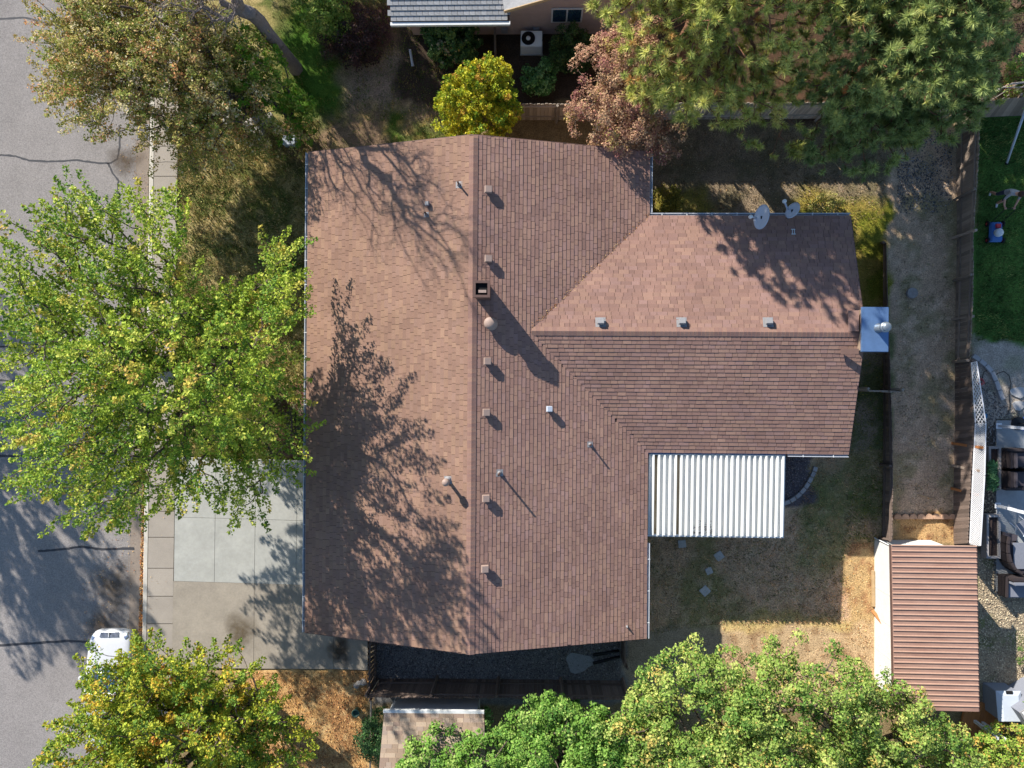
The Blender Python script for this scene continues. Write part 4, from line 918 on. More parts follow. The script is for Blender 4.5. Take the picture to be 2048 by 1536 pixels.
# bare dead tree, its shadow lies over the west roof
def bare_tree():
    base = W(592, 140, 0); o = empty('bare_tree', (base[0], base[1], 0), 0, 'leafless grey tree with thick trunk leaning out of the top edge', 'tree', 'trees around the house'); b = np.array([base[0], base[1], 0.])
    cs = crown_points([(base[0] - .3, base[1] + .4, 7.4, 1.7, 1.9, 3.0), (base[0] - 1.4, base[1] - .2, 5.4, 1.7, 1.4, 1.5), (base[0] + .9, base[1] + .2, 7.6, 1.1, 1.2, 2.0)], 230, 71, .6, -.6)
    nodes, par, rd, td = grow((base[0], base[1], -.1), (base[0] - .1, base[1] + .1, 4.2), cs, 71, .011, .56, sag=-.05)
    rd[:7] = np.maximum(rd[:7], np.linspace(.30, .16, 7)); tubes('trunk', nodes - b, par, rd, M['bark_pale'], o, 7)
    k6 = nodes[6] - b; MB().lathe([(.02, -.26), (.16, -.17), (.215, 0), (.17, .15), (.02, .24)], tuple(k6), 12).build('fork', M['bark_pale'], o, smooth=True)
    r = np.random.RandomState(5); N = len(cs) * 5; s = np.repeat(cs, 5, 0); dirs = unit(np.repeat(td, 5, 0) + r.normal(size=(N, 3)) * .7); m = s + dirs * r.uniform(.2, .45, (N, 1)); e = m + unit(dirs + r.normal(size=(N, 3)) * .5) * r.uniform(.2, .4, (N, 1))
    nd = np.concatenate([s, m, e]); pr = np.concatenate([-np.ones(N, int), np.arange(N), np.arange(N) + N]); rr_ = np.concatenate([np.full(N, .009), np.full(N, .007), np.full(N, .004)])
    tubes('twigs', nd - b, pr, rr_, M['bark_pale'], o, 3)
bare_tree()
tree('yellow_shrub', 'round yellow and green shrub just north of the roof peak', W(952, 222, 0), W(952, 218, .8), [(-2.15, 10.1, 2.15, 1.45, 1.42, 1.45), (-1.7, 11.0, 2.4, .8, .7, .9)],
     520, 70, .08, [((190, 186, 48), 4), ((150, 162, 40), 3), ((200, 184, 44), 2.6), ((112, 140, 36), 2.6), ((196, 152, 62), 1)], 404, cat='shrub', shoot=.34, rad=.17, shell=.3, gap=-1.2, twig=.005, cl=.75)
tree('copper_tree', 'copper-brown leaved tree beside the pines', W(1232, 232, 0), W(1236, 228, 1.2), [(2.95, 11.0, 3.2, 1.5, 1.6, 1.5), (2.7, 9.3, 2.9, 1.55, 1.4, 1.5), (4.0, 8.9, 2.5, 1.3, 1.2, 1.2), (3.2, 12.2, 3.4, 1.1, 1.0, 1.2)],
     380, 80, .075, [((182, 142, 112), 4), ((166, 124, 100), 3), ((198, 164, 126), 2.4), ((142, 92, 84), 2), ((176, 154, 92), 1.2)], 505, rad=.27, dome=True, shell=.4, gap=-.4, cl=.7, twig=.008, upb=.5)
BIG = [((144, 164, 78), 4), ((118, 144, 60), 4), ((172, 180, 96), 2.6), ((92, 124, 50), 3), ((192, 172, 92), 1.2)]
tree('dense_green_tree', 'dense green tree with tight leaf clumps south of the bare soil', W(1490, 1440, 0), W(1492, 1450, 1.5), [(5.8, -11.5, 3.9, 2.6, 2.7, 2.0), (9.0, -11.1, 3.9, 2.5, 2.5, 2.0), (11.2, -10.9, 3.0, 1.3, 1.2, 1.2), (7.3, -13.4, 4.4, 3.2, 2.8, 2.0), (3.8, -12.6, 3.7, 2.0, 2.2, 1.7)],
     820, 92, .10, BIG, 606, rad=.34, dome=True, shell=.30, gap=-.24, cl=.6, upb=.5)
tree('light_green_tree', 'light green tree in front of the tan shingled house corner', W(1105, 1500, 0), W(1105, 1505, 1.4), [(.6, -13.2, 3.7, 2.3, 2.4, 1.7), (-1.6, -14.0, 3.4, 1.9, 1.9, 1.5), (2.6, -13.4, 3.6, 1.8, 2.2, 1.6), (-3.3, -13.4, 3.2, 1.5, 1.2, 1.2), (-4.6, -14.6, 3.0, 1.0, 1.0, 1.0)],
     680, 88, .10, [((128, 162, 70), 4), ((106, 144, 56), 4), ((156, 178, 92), 2.4), ((84, 124, 50), 2.8)], 707, rad=.32, dome=True, shell=.32, gap=-.35, cl=.6, upb=.5)
tree('corner_tree', 'green and gold tree in the lower right below the shed roof', W(1800, 1470, 0), W(1802, 1475, 1.3), [(12.0, -12.0, 3.4, 1.6, 1.7, 1.4), (13.6, -13.0, 3.2, 1.6, 1.7, 1.4), (11.2, -13.6, 3.6, 2.0, 1.8, 1.5)],
     330, 85, .10, BIG, 808, rad=.3, dome=True, shell=.32, gap=-.4, cl=.6)
tree('gold_shrub', 'golden green shrub in the bottom right corner beside the deck', W(1990, 1500, 0), W(1990, 1500, .5), [(17.2, -13.7, 1.5, 1.5, 1.1, .9), (15.6, -14.6, 1.3, 1.2, .8, .9), (18.4, -12.9, 1.2, .8, 1.0, .8)], 190, 80, .09, [((176, 168, 84), 4), ((140, 166, 64), 4), ((196, 158, 76), 1.4), ((110, 146, 50), 3)], 818, cat='shrub', group='shrubs', rad=.24, dome=True, shell=.35, gap=-.6)
# shrubs
def shrub(label, u, v, r, h, pal, seed, n=70, per=70, leaf=.08, rad=.2, name='shrub'):
    p = P(u, v, 0); e = [(p.x, p.y, h * .55, r, r, h * .5), (p.x + r * .35, p.y - r * .3, h * .4, r * .6, r * .7, h * .4)]
    return tree(name, label, (p.x, p.y, 0), (p.x, p.y, h * .25), e, n, per, leaf, pal, seed, cat='shrub', group='shrubs', rad=rad, dome=True, shell=.4, gap=-.9, twig=.005, cl=.5)
DG = [((58, 88, 46), 4), ((74, 104, 54), 3), ((46, 72, 40), 3), ((96, 120, 64), 1)]
shrub('broad-leaved green shrub against the neighbour eave', 912, 96, 1.0, 1.7, [((86, 116, 60), 4), ((128, 150, 84), 2), ((66, 94, 50), 4), ((188, 168, 128), .6)], 11, 110, 70, .13, .24)
shrub('clipped dark green shrub below the neighbour window', 1140, 118, .82, 1.8, [((70, 94, 46), 4), ((58, 82, 40), 4), ((84, 104, 52), 2)], 12, 130, 90, .06, .2)
shrub('small leafy shrub between the AC unit and the grey fence', 1076, 176, .62, 1.2, [((96, 140, 72), 4), ((140, 172, 104), 2.4), ((70, 106, 54), 3)], 13, 50, 60, .1, .2)
shrub('low leafy plant right of the AC unit', 1104, 138, .35, .8, [((96, 140, 72), 4), ((140, 172, 104), 2)], 14, 22, 50, .09, .16)
shrub('dark purple-brown shrub at the top beside the tiled eave', 712, 92, 1.3, 1.6, [((74, 50, 48), 4), ((58, 42, 42), 4), ((96, 66, 56), 2), ((58, 66, 40), 1)], 15, 130, 60, .07, .26)
shrub('yellow-green shrub at the top edge left of the tiled roof', 668, 62, 1.0, 2.2, [((128, 148, 60), 4), ((96, 128, 48), 3), ((164, 168, 84), 2)], 16, 110, 60, .09, .24)
shrub('dark green climbing shrub beside the south-west fence post', 772, 1446, .85, 2.1, [((66, 100, 56), 4), ((84, 122, 66), 3), ((50, 80, 46), 3), ((116, 146, 88), 1)], 17, 130, 70, .08, .24)
shrub('low shrub with pinkish leaves by the front wall', 612, 848, .7, 1.0, [((82, 100, 62), 4), ((150, 112, 112), 1.2), ((66, 84, 52), 3), ((112, 92, 86), 1.5)], 18, 70, 60, .07, .22)
shrub('small yellow-green shrub in the corner between main roof and wing', 1335, 405, .55, .7, [((150, 140, 52), 4), ((170, 152, 70), 2), ((110, 112, 46), 2)], 19, 40, 60, .07, .2)
shrub('leafy shrub under the smaller satellite dish', 1642, 418, .62, .6, [((152, 148, 80), 4), ((120, 124, 56), 3), ((182, 164, 110), 1.5)], 20, 40, 60, .07, .2)
shrub('pale green shrub in the top right corner behind the brown fence', 2030, 176, 1.0, 1.6, [((150, 178, 88), 4), ((176, 192, 116), 2.5), ((178, 140, 112), 1.4), ((112, 146, 66), 3)], 21, 110, 70, .09, .22)
shrub('twiggy brown bush at the top right behind the pines', 1985, 70, .8, 1.8, [((92, 70, 58), 4), ((70, 56, 48), 3), ((120, 92, 72), 1)], 22, 70, 50, .06, .24)
shrub('leggy green sprig reaching over the south fence', 965, 1418, .4, 1.9, [((142, 176, 96), 4), ((112, 152, 76), 3)], 23, 24, 40, .1, .18)
shrub('low green plants along the south fence under the canopy', 1120, 1408, .8, 1.5, [((96, 140, 70), 4), ((128, 168, 92), 2), ((70, 110, 54), 3)], 24, 60, 55, .1, .22)
shrub('small green tuft on the gravel at the lower right', 2030, 1310, .4, .35, [((96, 124, 60), 4), ((128, 146, 78), 2)], 25, 24, 40, .07, .12)
# pines
def pine(label, x, y, H, ells, n, seed, pal, per=80, nl=.25, gap=-.24):
    o = empty('pine_tree', (x, y, 0), 0, label, 'tree', 'pines at the upper right'); b = np.array([x, y, 0.])
    cs = crown_points(ells, n, seed, .5, gap); nodes, par, rd, td = grow((x, y, -.1), (x, y, H * .45), cs, seed, .009, .5, sag=.1); tubes('trunk', nodes - b, par, rd, M['bark_red'], o)
    r = np.random.RandomState(seed); N = len(cs); cen = np.array([x, y, H * .4]); d = unit(td * .5 + unit(cs - cen) * .3 + [0, 0, .55] + r.normal(size=(N, 3)) * .2); m = N * per
    c = np.repeat(cs, per, 0); dd = np.repeat(d, per, 0); nd = unit(unit(r.normal(size=(m, 3))) + dd * .75); s = (r.rand(m, 1) - .55) * .22; st_ = c + dd * s; ln = nl * r.uniform(.7, 1.15, (m, 1)) * np.repeat(r.uniform(.55, 1.3, N), per)[:, None]; e = st_ + nd * ln
    sd = unit(np.cross(nd, r.normal(size=(m, 3)))) * .015
    V = np.stack([st_ - sd, st_ + sd, e], 1).reshape(-1, 3) - b; col = palette(pal, N, per, seed + 1, .14, .8); tip = np.clip(s / .22 + .3, 0, 1); col = col * (1 - .35 * tip) + np.array(lin(176, 172, 92)) * .35 * tip
    npobj('crown', V, np.arange(3 * m).reshape(-1, 3), M['needle'], np.repeat(col, 3, 0), o)
PP = [((190, 194, 102), 4), ((210, 208, 118), 3), ((156, 168, 90), 3), ((216, 204, 120), 1.4), ((200, 150, 92), .5)]  # sunlight put into the colours: lighter needles for the lit pine
pine('sunlit pine with pale needle tufts right of the copper tree', 5.6, 12.2, 11.5, [(5.2, 11.6, 6.6, 3.4, 3.6, 3.0), (7.6, 9.9, 4.2, 2.2, 2.2, 1.5), (3.4, 13.2, 7.0, 2.6, 2.6, 2.4), (5.6, 12.6, 9.4, 2.0, 2.2, 2.0), (4.6, 9.8, 4.8, 2.0, 1.4, 1.6), (9.2, 8.2, 2.4, .8, .7, .6), (8.4, 12.8, 6.4, 2.4, 2.4, 2.0), (8.2, 14.8, 7.0, 2.6, 2.2, 2.0)], 2300, 901, PP, gap=-.18)
PD = [((146, 164, 98), 4), ((164, 178, 106), 3), ((122, 144, 90), 3), ((190, 192, 112), 1)]  # shade put into the colours: darker needles for the shaded pines
pine('darker pine standing by the gravel strip at the upper right', 12.2, 11.6, 9.5, [(11.8, 10.4, 5.0, 3.4, 2.8, 2.6), (13.6, 9.6, 3.6, 1.8, 1.8, 1.6), (11.0, 8.4, 3.4, 2.0, 1.4, 1.4), (12.4, 12.4, 6.6, 2.4, 2.2, 2.2)], 2300, 902, PD, gap=-.10)
pine('pine at the top edge behind the darker pine', 15.2, 15.0, 9.5, [(14.8, 13.6, 5.2, 2.6, 1.9, 2.2), (12.0, 14.6, 6.6, 2.2, 1.8, 2.2), (10.6, 12.8, 4.4, 1.8, 1.6, 1.4)], 1700, 903, PD)
# low fern clumps etc.: grasses as blades
def blades(name, polys, dens, h, w, pal, seed, lean=.5, mask=None, label=None, clump=.0):
    r = np.random.RandomState(seed); pts = []
    for poly in polys: pts.append(scatter_pts(poly, area_bb(poly) * dens, r))
    p = np.concatenate(pts); nz = fbm(p[:, 0] * 1.6, p[:, 1] * 1.6, seed)
    if mask is not None: k = r.rand(len(p)) < np.clip((nz - mask) * 5, .12, 1); p, nz = p[k], nz[k]
    n = len(p); a = r.rand(n) * 6.283; d = np.stack([np.cos(a), np.sin(a), np.zeros(n)], 1); s = np.stack([-np.sin(a), np.cos(a), np.zeros(n)], 1) * w * r.uniform(.6, 1.2, (n, 1))
    w_c = fbm(p[:, 0] * 5, p[:, 1] * 5, seed + 11, 2)[:, None]; hh_ = h * r.uniform(.5, 1.2, (n, 1)) * (.5 + 1.4 * w_c); b = np.concatenate([p, np.zeros((n, 1)) - .01], 1); e = b + d * hh_ * lean * r.uniform(.3, 1.4, (n, 1)) + np.array([0, 0, 1]) * hh_
    V = np.stack([b - s, b + s, e], 1).reshape(-1, 3); cs = np.array([lin(*c) for c, w_ in pal]); ww = np.array([w_ for c, w_ in pal], float)
    k = (np.clip((nz - .28) / .4, 0, .999) * len(cs)).astype(int); sw = r.rand(n) < .5; k[sw] = r.choice(len(cs), sw.sum(), p=ww / ww.sum())
    cl_ = np.clip((fbm(p[:, 0] * 7, p[:, 1] * 7, seed + 7, 2) - .15) / .45, 0, 1)[:, None]; col = cs[k] * r.uniform(.7, 1.3, (n, 1)) * (.55 + .9 * cl_)
    return tag(npobj(name, V, np.arange(3 * n).reshape(-1, 3), M['grass'], np.repeat(col, 3, 0)), label, 'grass', kind='stuff')
STRAW = [((168, 150, 98), 4), ((138, 130, 74), 3.4), ((102, 112, 58), 4), ((196, 176, 126), 1.6)]
blades('front_lawn_grass', [pxpoly([(354, 240), (640, 240), (640, 900), (352, 912)])], 520, .14, .017, STRAW, 61, label='dry straw and olive grass on the front lawn')
blades('north_lawn_grass', [pxpoly([(540, -60), (880, -60), (940, 300), (560, 300)])], 420, .10, .012, [((84, 116, 42), 4), ((62, 96, 32), 4), ((120, 126, 56), 2), ((168, 148, 88), 1.4)], 62, mask=.30, label='green grass between the two houses')
blades('north_yard_grass', [pxpoly([(1180, 245), (1770, 245), (1770, 440), (1300, 440), (1290, 300)])], 450, .07, .014, [((146, 128, 100), 4), ((116, 110, 76), 3), ((174, 154, 118), 2)], 63, label='short dead grass in the north back yard')
blades('wing_side_grass', [pxpoly([(1670, 395), (1775, 395), (1766, 1080), (1690, 1080), (1720, 640)])], 420, .09, .012, [((132, 138, 52), 4), ((104, 120, 46), 3), ((168, 150, 74), 2)], 64, label='yellow-green grass along the east side of the wing')
blades('dirt_strip_grass', [pxpoly([(1790, 400), (1905, 400), (1905, 1030), (1790, 1030)])], 330, .07, .014, [((154, 146, 112), 4), ((122, 128, 88), 3), ((188, 174, 146), 2)], 65, mask=.34, label='sparse weeds on the dirt strip between the fences')
blades('neighbour_lawn_grass', [pxpoly([(1958, 240), (2110, 236), (2110, 684), (1950, 684)])], 650, .10, .016, [((92, 112, 62), 4), ((114, 132, 72), 3), ((74, 94, 50), 3), ((156, 160, 92), 1)], 66, label='thick green lawn of the east neighbour')
blades('south_yard_grass', [pxpoly([(1300, 1078), (1560, 1078), (1600, 1010), (1640, 900), (1765, 900), (1765, 1080), (1690, 1110), (1690, 1250), (1430, 1250), (1300, 1270)])], 620, .075, .014, [((198, 160, 124), 4), ((138, 128, 80), 3), ((108, 118, 66), 2.4), ((218, 184, 144), 2.4)], 67, label='patchy brown and green grass of the south back yard')
blades('straw_grass', [pxpoly([(490, 1345), (735, 1345), (735, 1600), (470, 1600)])], 420, .08, .012, [((200, 160, 104), 4), ((172, 128, 84), 3), ((220, 188, 134), 2), ((150, 112, 76), 2)], 68, label='orange-tan straw at the lower left front corner')
blades('shed_side_grass', [pxpoly([(1695, 1110), (1745, 1130), (1745, 1300), (1690, 1290)]), pxpoly([(1788, 1040), (1905, 1040), (1905, 1082), (1788, 1082)])], 300, .05, .010, [((196, 160, 100), 4), ((160, 116, 76), 3), ((214, 184, 124), 2)], 69, label='yellow dry grass beside the shed')
# gravel
def gravel(name, polys, dens, size, pal, seed, label, mask=None, cat='gravel'):
    r = np.random.RandomState(seed); p = np.concatenate([scatter_pts(q, area_bb(q) * dens, r) for q in polys])
    if mask: k = fbm(p[:, 0] * 1.1, p[:, 1] * 1.1, seed) + r.rand(len(p)) * .3 - .15 > mask; p = p[k]
    n = len(p); s = size * r.uniform(.5, 1.3, n); base = np.array([[1, 0, 0], [0, 1, 0], [-1, 0, 0], [0, -1, 0], [0, 0, .7], [0, 0, -.5]], float)
    a = r.rand(n) * 6.28; rot = np.stack([np.stack([np.cos(a), -np.sin(a)], 1), np.stack([np.sin(a), np.cos(a)], 1)], 1); B = np.repeat(base[None], n, 0) * r.uniform(.6, 1.2, (n, 6, 1))
    B[:, :, :2] = np.einsum('nij,nkj->nki', rot, B[:, :, :2]); V = (B * s[:, None, None] + np.concatenate([p, s[:, None] * .3], 1)[:, None]).reshape(-1, 3)
    f = np.array([[0, 1, 4], [1, 2, 4], [2, 3, 4], [3, 0, 4], [1, 0, 5], [0, 3, 5], [3, 2, 5], [2, 1, 5]]); F = (np.arange(n)[:, None, None] * 6 + f[None]).reshape(-1, 3)
    cs = np.array([lin(*c) for c in pal]); col = cs[r.randint(0, len(cs), n)] * r.uniform(.7, 1.25, (n, 1)); return tag(npobj(name, V, F, M['gravel'], np.repeat(col, 6, 0)), label, cat, kind='stuff')
GP = [(132, 128, 124), (108, 102, 98), (156, 150, 144), (120, 110, 102), (90, 86, 84)]
gravel('side_gravel', [pxpoly([(754, 1262), (1240, 1262), (1240, 1358), (754, 1358)])], 420, .032, GP, 81, 'dark grey gravel strip between house and south fence')
gravel('strip_gravel', [pxpoly([(1792, 245), (1905, 245), (1905, 430), (1795, 430)])], 330, .032, GP, 82, 'grey gravel at the north end of the dirt strip', mask=.40)
gravel('patio_gravel', [pxpoly([(1562, 910), (1624, 910), (1618, 950), (1604, 974), (1580, 995), (1562, 1000)])], 420, .03, [(128, 116, 116), (104, 94, 94), (150, 138, 134)], 83, 'brownish gravel inside the curved edging')
gravel('east_gravel', [pxpoly([(1958, 1118), (1995, 1190), (2110, 1190), (2110, 1420), (1958, 1420)]), pxpoly([(1958, 1112), (1992, 1112), (1992, 1190), (1958, 1190)]), pxpoly([(1958, 982), (1990, 982), (1990, 1026), (1958, 1026)])], 360, .032, [(158, 142, 118), (176, 160, 132), (128, 112, 94), (196, 180, 150)], 84, 'tan gravel between the shed and the east patio')
gravel('bed_gravel', [pxpoly([(1955, 740), (1980, 770), (2003, 812), (2040, 815), (2040, 840), (1985, 890), (1968, 890), (1960, 800)])], 330, .03, GP, 85, 'dark gravel bed behind the white lattice')
# fallen leaves
def litter(name, polys, dens, size, pal, seed, label, z=0.0):
    r = np.random.RandomState(seed); p = np.concatenate([scatter_pts(q, area_bb(q) * dens, r) for q in polys]); n = len(p)
    pos = np.concatenate([p, np.full((n, 1), z) + r.uniform(.008, .03, (n, 1))], 1); nr = r.normal(size=(n, 3)) * .35 + [0, 0, 1]; cs = np.array([lin(*c) for c in pal]); b = bpy.data.objects
    sz = size * r.uniform(.5, 1.3, n); o = leafmesh(name, pos, nr, r.normal(size=(n, 3)), sz, sz * .7, cs[r.randint(0, len(cs), n)] * r.uniform(.7, 1.2, (n, 1)), M['litter'], None); return tag(o, label, 'leaves', kind='stuff')
LP = [(176, 122, 76), (146, 98, 66), (196, 156, 104), (120, 82, 60), (208, 176, 124)]
litter('gutter_leaves', [pxpoly([(kline(900, -9), 900), (kline(900, -2), 900), (kline(1270, -1), 1270), (kline(1270, -12), 1270)])], 800, .075, LP + [(206, 132, 70)], 91, 'brown fallen leaves packed along the kerb', z=-.12)
litter('street_leaves', [pxpoly([(180, 1000), (270, 1000), (262, 1300), (150, 1300)]), pxpoly([(240, 240), (296, 240), (292, 420), (236, 420)])], 26, .045, LP, 92, 'scattered fallen leaves on the asphalt', z=-.10)
litter('corner_leaves', [pxpoly([(490, 1345), (735, 1345), (735, 1600), (470, 1600)])], 90, .07, LP, 93, 'fallen leaves over the straw at the lower left')
litter('lawn_leaves', [pxpoly([(354, 250), (620, 250), (620, 900), (352, 900)])], 34, .06, LP + [(200, 190, 130)], 94, 'fallen leaves on the front lawn')
litter('shed_leaves', [pxpoly([(1690, 1110), (1745, 1130), (1745, 1300), (1690, 1290)]), pxpoly([(1788, 1040), (1905, 1040), (1905, 1082), (1788, 1082)]), pxpoly([(1430, 1245), (1745, 1250), (1745, 1330), (1430, 1330)])], 60, .05, LP + [(214, 196, 150)], 95, 'dry leaves on the bare soil by the shed')
litter('yard_leaves', [pxpoly([(1300, 260), (1770, 260), (1770, 430), (1300, 430)]), pxpoly([(1300, 1080), (1690, 1080), (1690, 1250), (1300, 1250)]), pxpoly([(1790, 400), (1905, 400), (1905, 1030), (1790, 1030)])], 22, .045, LP + [(206, 190, 160)], 96, 'stray leaves on the back lawns and the dirt strip')
litter('walk_leaves', [pxpoly([(kline(960, 8), 960), (kline(960, 54), 960), (kline(1250, 54), 1250), (kline(1250, 8), 1250)])], 3, .04, LP, 97, 'stray leaves on the sidewalk', z=.05)
rv = np.random.RandomState(98); q = []
for k in range(240):        # needles and leaves caught in the north valley
    f = rv.rand(); x = vx + (W2 - vx) * f + rv.normal() * .05; y = WY + WW * f + abs(rv.normal()) * .07; q.append((x, y, max(mainh(x), wingh(x, y)) + .02))
q = np.array(q); nr = rv.normal(size=q.shape) * .3 + [0, 0, 1]
o = leafmesh('valley_leaves', q, nr, rv.normal(size=q.shape), rv.uniform(.03, .06, len(q)), rv.uniform(.015, .03, len(q)), np.array([lin(*LP[i]) for i in rv.randint(0, 5, len(q))]), M['litter'], None); o.location = HC; o.rotation_euler = (0, 0, HRZ); tag(o, 'fallen leaves caught in the north roof valley', 'leaves', kind='stuff')

# ------------------------------------------------------------------ white car at the kerb
def build_car():
    f = P(219, 1263, .55); o = empty('parked_car', (f.x, f.y, -.12), math.radians(1.5), 'white parked car by the kerb, half hidden under yellow-green leaves', 'car')
    def loft(secs, name, mat, parent, nseg=20, cap=True):
        V = []; F = []
        for y, hw, z0, z1, cr in secs:
            for k in range(nseg):
                a = 2 * math.pi * k / nseg; c, s = math.cos(a), math.sin(a); e = cr
                V.append((hw * math.copysign(abs(c) ** e, c), -y, (z0 + z1) / 2 + (z1 - z0) / 2 * math.copysign(abs(s) ** e, s)))
        n = nseg
        for i in range(len(secs) - 1): F += [(i * n + k, i * n + (k + 1) % n, (i + 1) * n + (k + 1) % n, (i + 1) * n + k) for k in range(n)]
        if cap: F += [tuple(range(n)), tuple(range((len(secs) - 1) * n, len(secs) * n))]
        return MB().add(V, F).build(name, mat, parent, smooth=True)
    body = loft([(0, .50, .34, .58, .6), (.06, .66, .26, .64, .5), (.2, .78, .22, .70, .42), (.5, .86, .20, .78, .36), (1.2, .89, .20, .90, .34), (1.5, .90, .20, .95, .34), (3.4, .90, .20, .97, .34), (4.1, .86, .22, .97, .38), (4.5, .76, .28, .90, .45), (4.6, .62, .36, .78, .55)], 'body', M['car'], o, 28)
    loft([(1.42, .62, .80, .95, .5), (1.55, .70, .8, 1.02, .42), (2.15, .62, .8, 1.40, .42), (2.6, .60, .8, 1.45, .42), (3.3, .59, .8, 1.42, .42), (3.95, .64, .8, 1.08, .42), (4.1, .6, .8, .97, .5)], 'glasshouse', M['glass'], o, 24)
    loft([(2.12, .56, 1.36, 1.42, .5), (2.3, .57, 1.36, 1.455, .45), (2.8, .56, 1.36, 1.475, .45), (3.3, .54, 1.34, 1.445, .5)], 'roof', M['car'], o, 24)
    for s in (-1, 1):
        MB().bar((s * .74, -1.52, .96), (s * .585, -2.14, 1.41), .05, .04).build('pillar', M['car'], o)
        MB().bar((s * .61, -3.95, 1.04), (s * .545, -3.3, 1.42), .06, .05).build('pillar', M['car'], o)
        MB().bar((s * .665, -2.72, .97), (s * .585, -2.72, 1.42), .07, .04).build('pillar', M['black'], o)
        loft([(.10, .10, .50, .62, .7), (.25, .17, .50, .68, .6), (.5, .09, .58, .73, .7)], 'headlight', M['chrome'], o, 14).location = (s * .60, 0, .022)
        MB().lathe([(.02, -.06), (.09, -.05), (.10, .03), (.05, .07)], (s * .98, -1.72, 1.0), 12).build('mirror', M['car'], o, smooth=True)
        d = MB().box(s * .905 - .004, -2.75, .38, s * .905 + .004, -1.68, .92).build('door', M['car'], o); MB().box(s * .92 - .012, -2.66, .80, s * .92 + .012, -2.5, .83).build('handle', M['chrome'], d)
        for y in (.88, 3.72):
            w = bpy.data.objects.new('wheel', None); link(w, o); w.location = (s * .80, -y, .31); w.rotation_euler = (0, math.pi / 2, 0)
            MB().lathe([(.20, -.1), (.29, -.1), (.31, -.06), (.31, .06), (.29, .1), (.20, .1)], n=24).build('tyre', M['rubber'], w, smooth=True)
            MB().lathe([(.2, -.085), (.2, .085), (.06, .095)], n=20).build('rim', M['chrome'], w, smooth=True)
    g = MB().hexa([(-.36, -.06, .645), (.36, -.06, .645), (.38, -.22, .715), (-.38, -.22, .715)], [(-.36, -.058, .66), (.36, -.058, .66), (.38, -.222, .735), (-.38, -.222, .735)]).build('grille', M['black'], o)
    for k in range(15):
        x = -.35 + k * .05
        if k != 7: MB().bar((x, -.055, .668), (x + .02, -.222, .745), .018, .012).build('grille_bar', M['chrome'], g)
    MB().box(-.02, -.222, .66, .02, -.05, .75).build('grille_bar', M['car'], g)
    MB().tube([(-.62, -1.45, .965), (-.1, -1.62, 1.09)], .012, 6).build('wiper', M['black'], o); MB().tube([(-.05, -1.42, .975), (.45, -1.66, 1.12)], .012, 6).build('wiper', M['black'], o)
build_car()

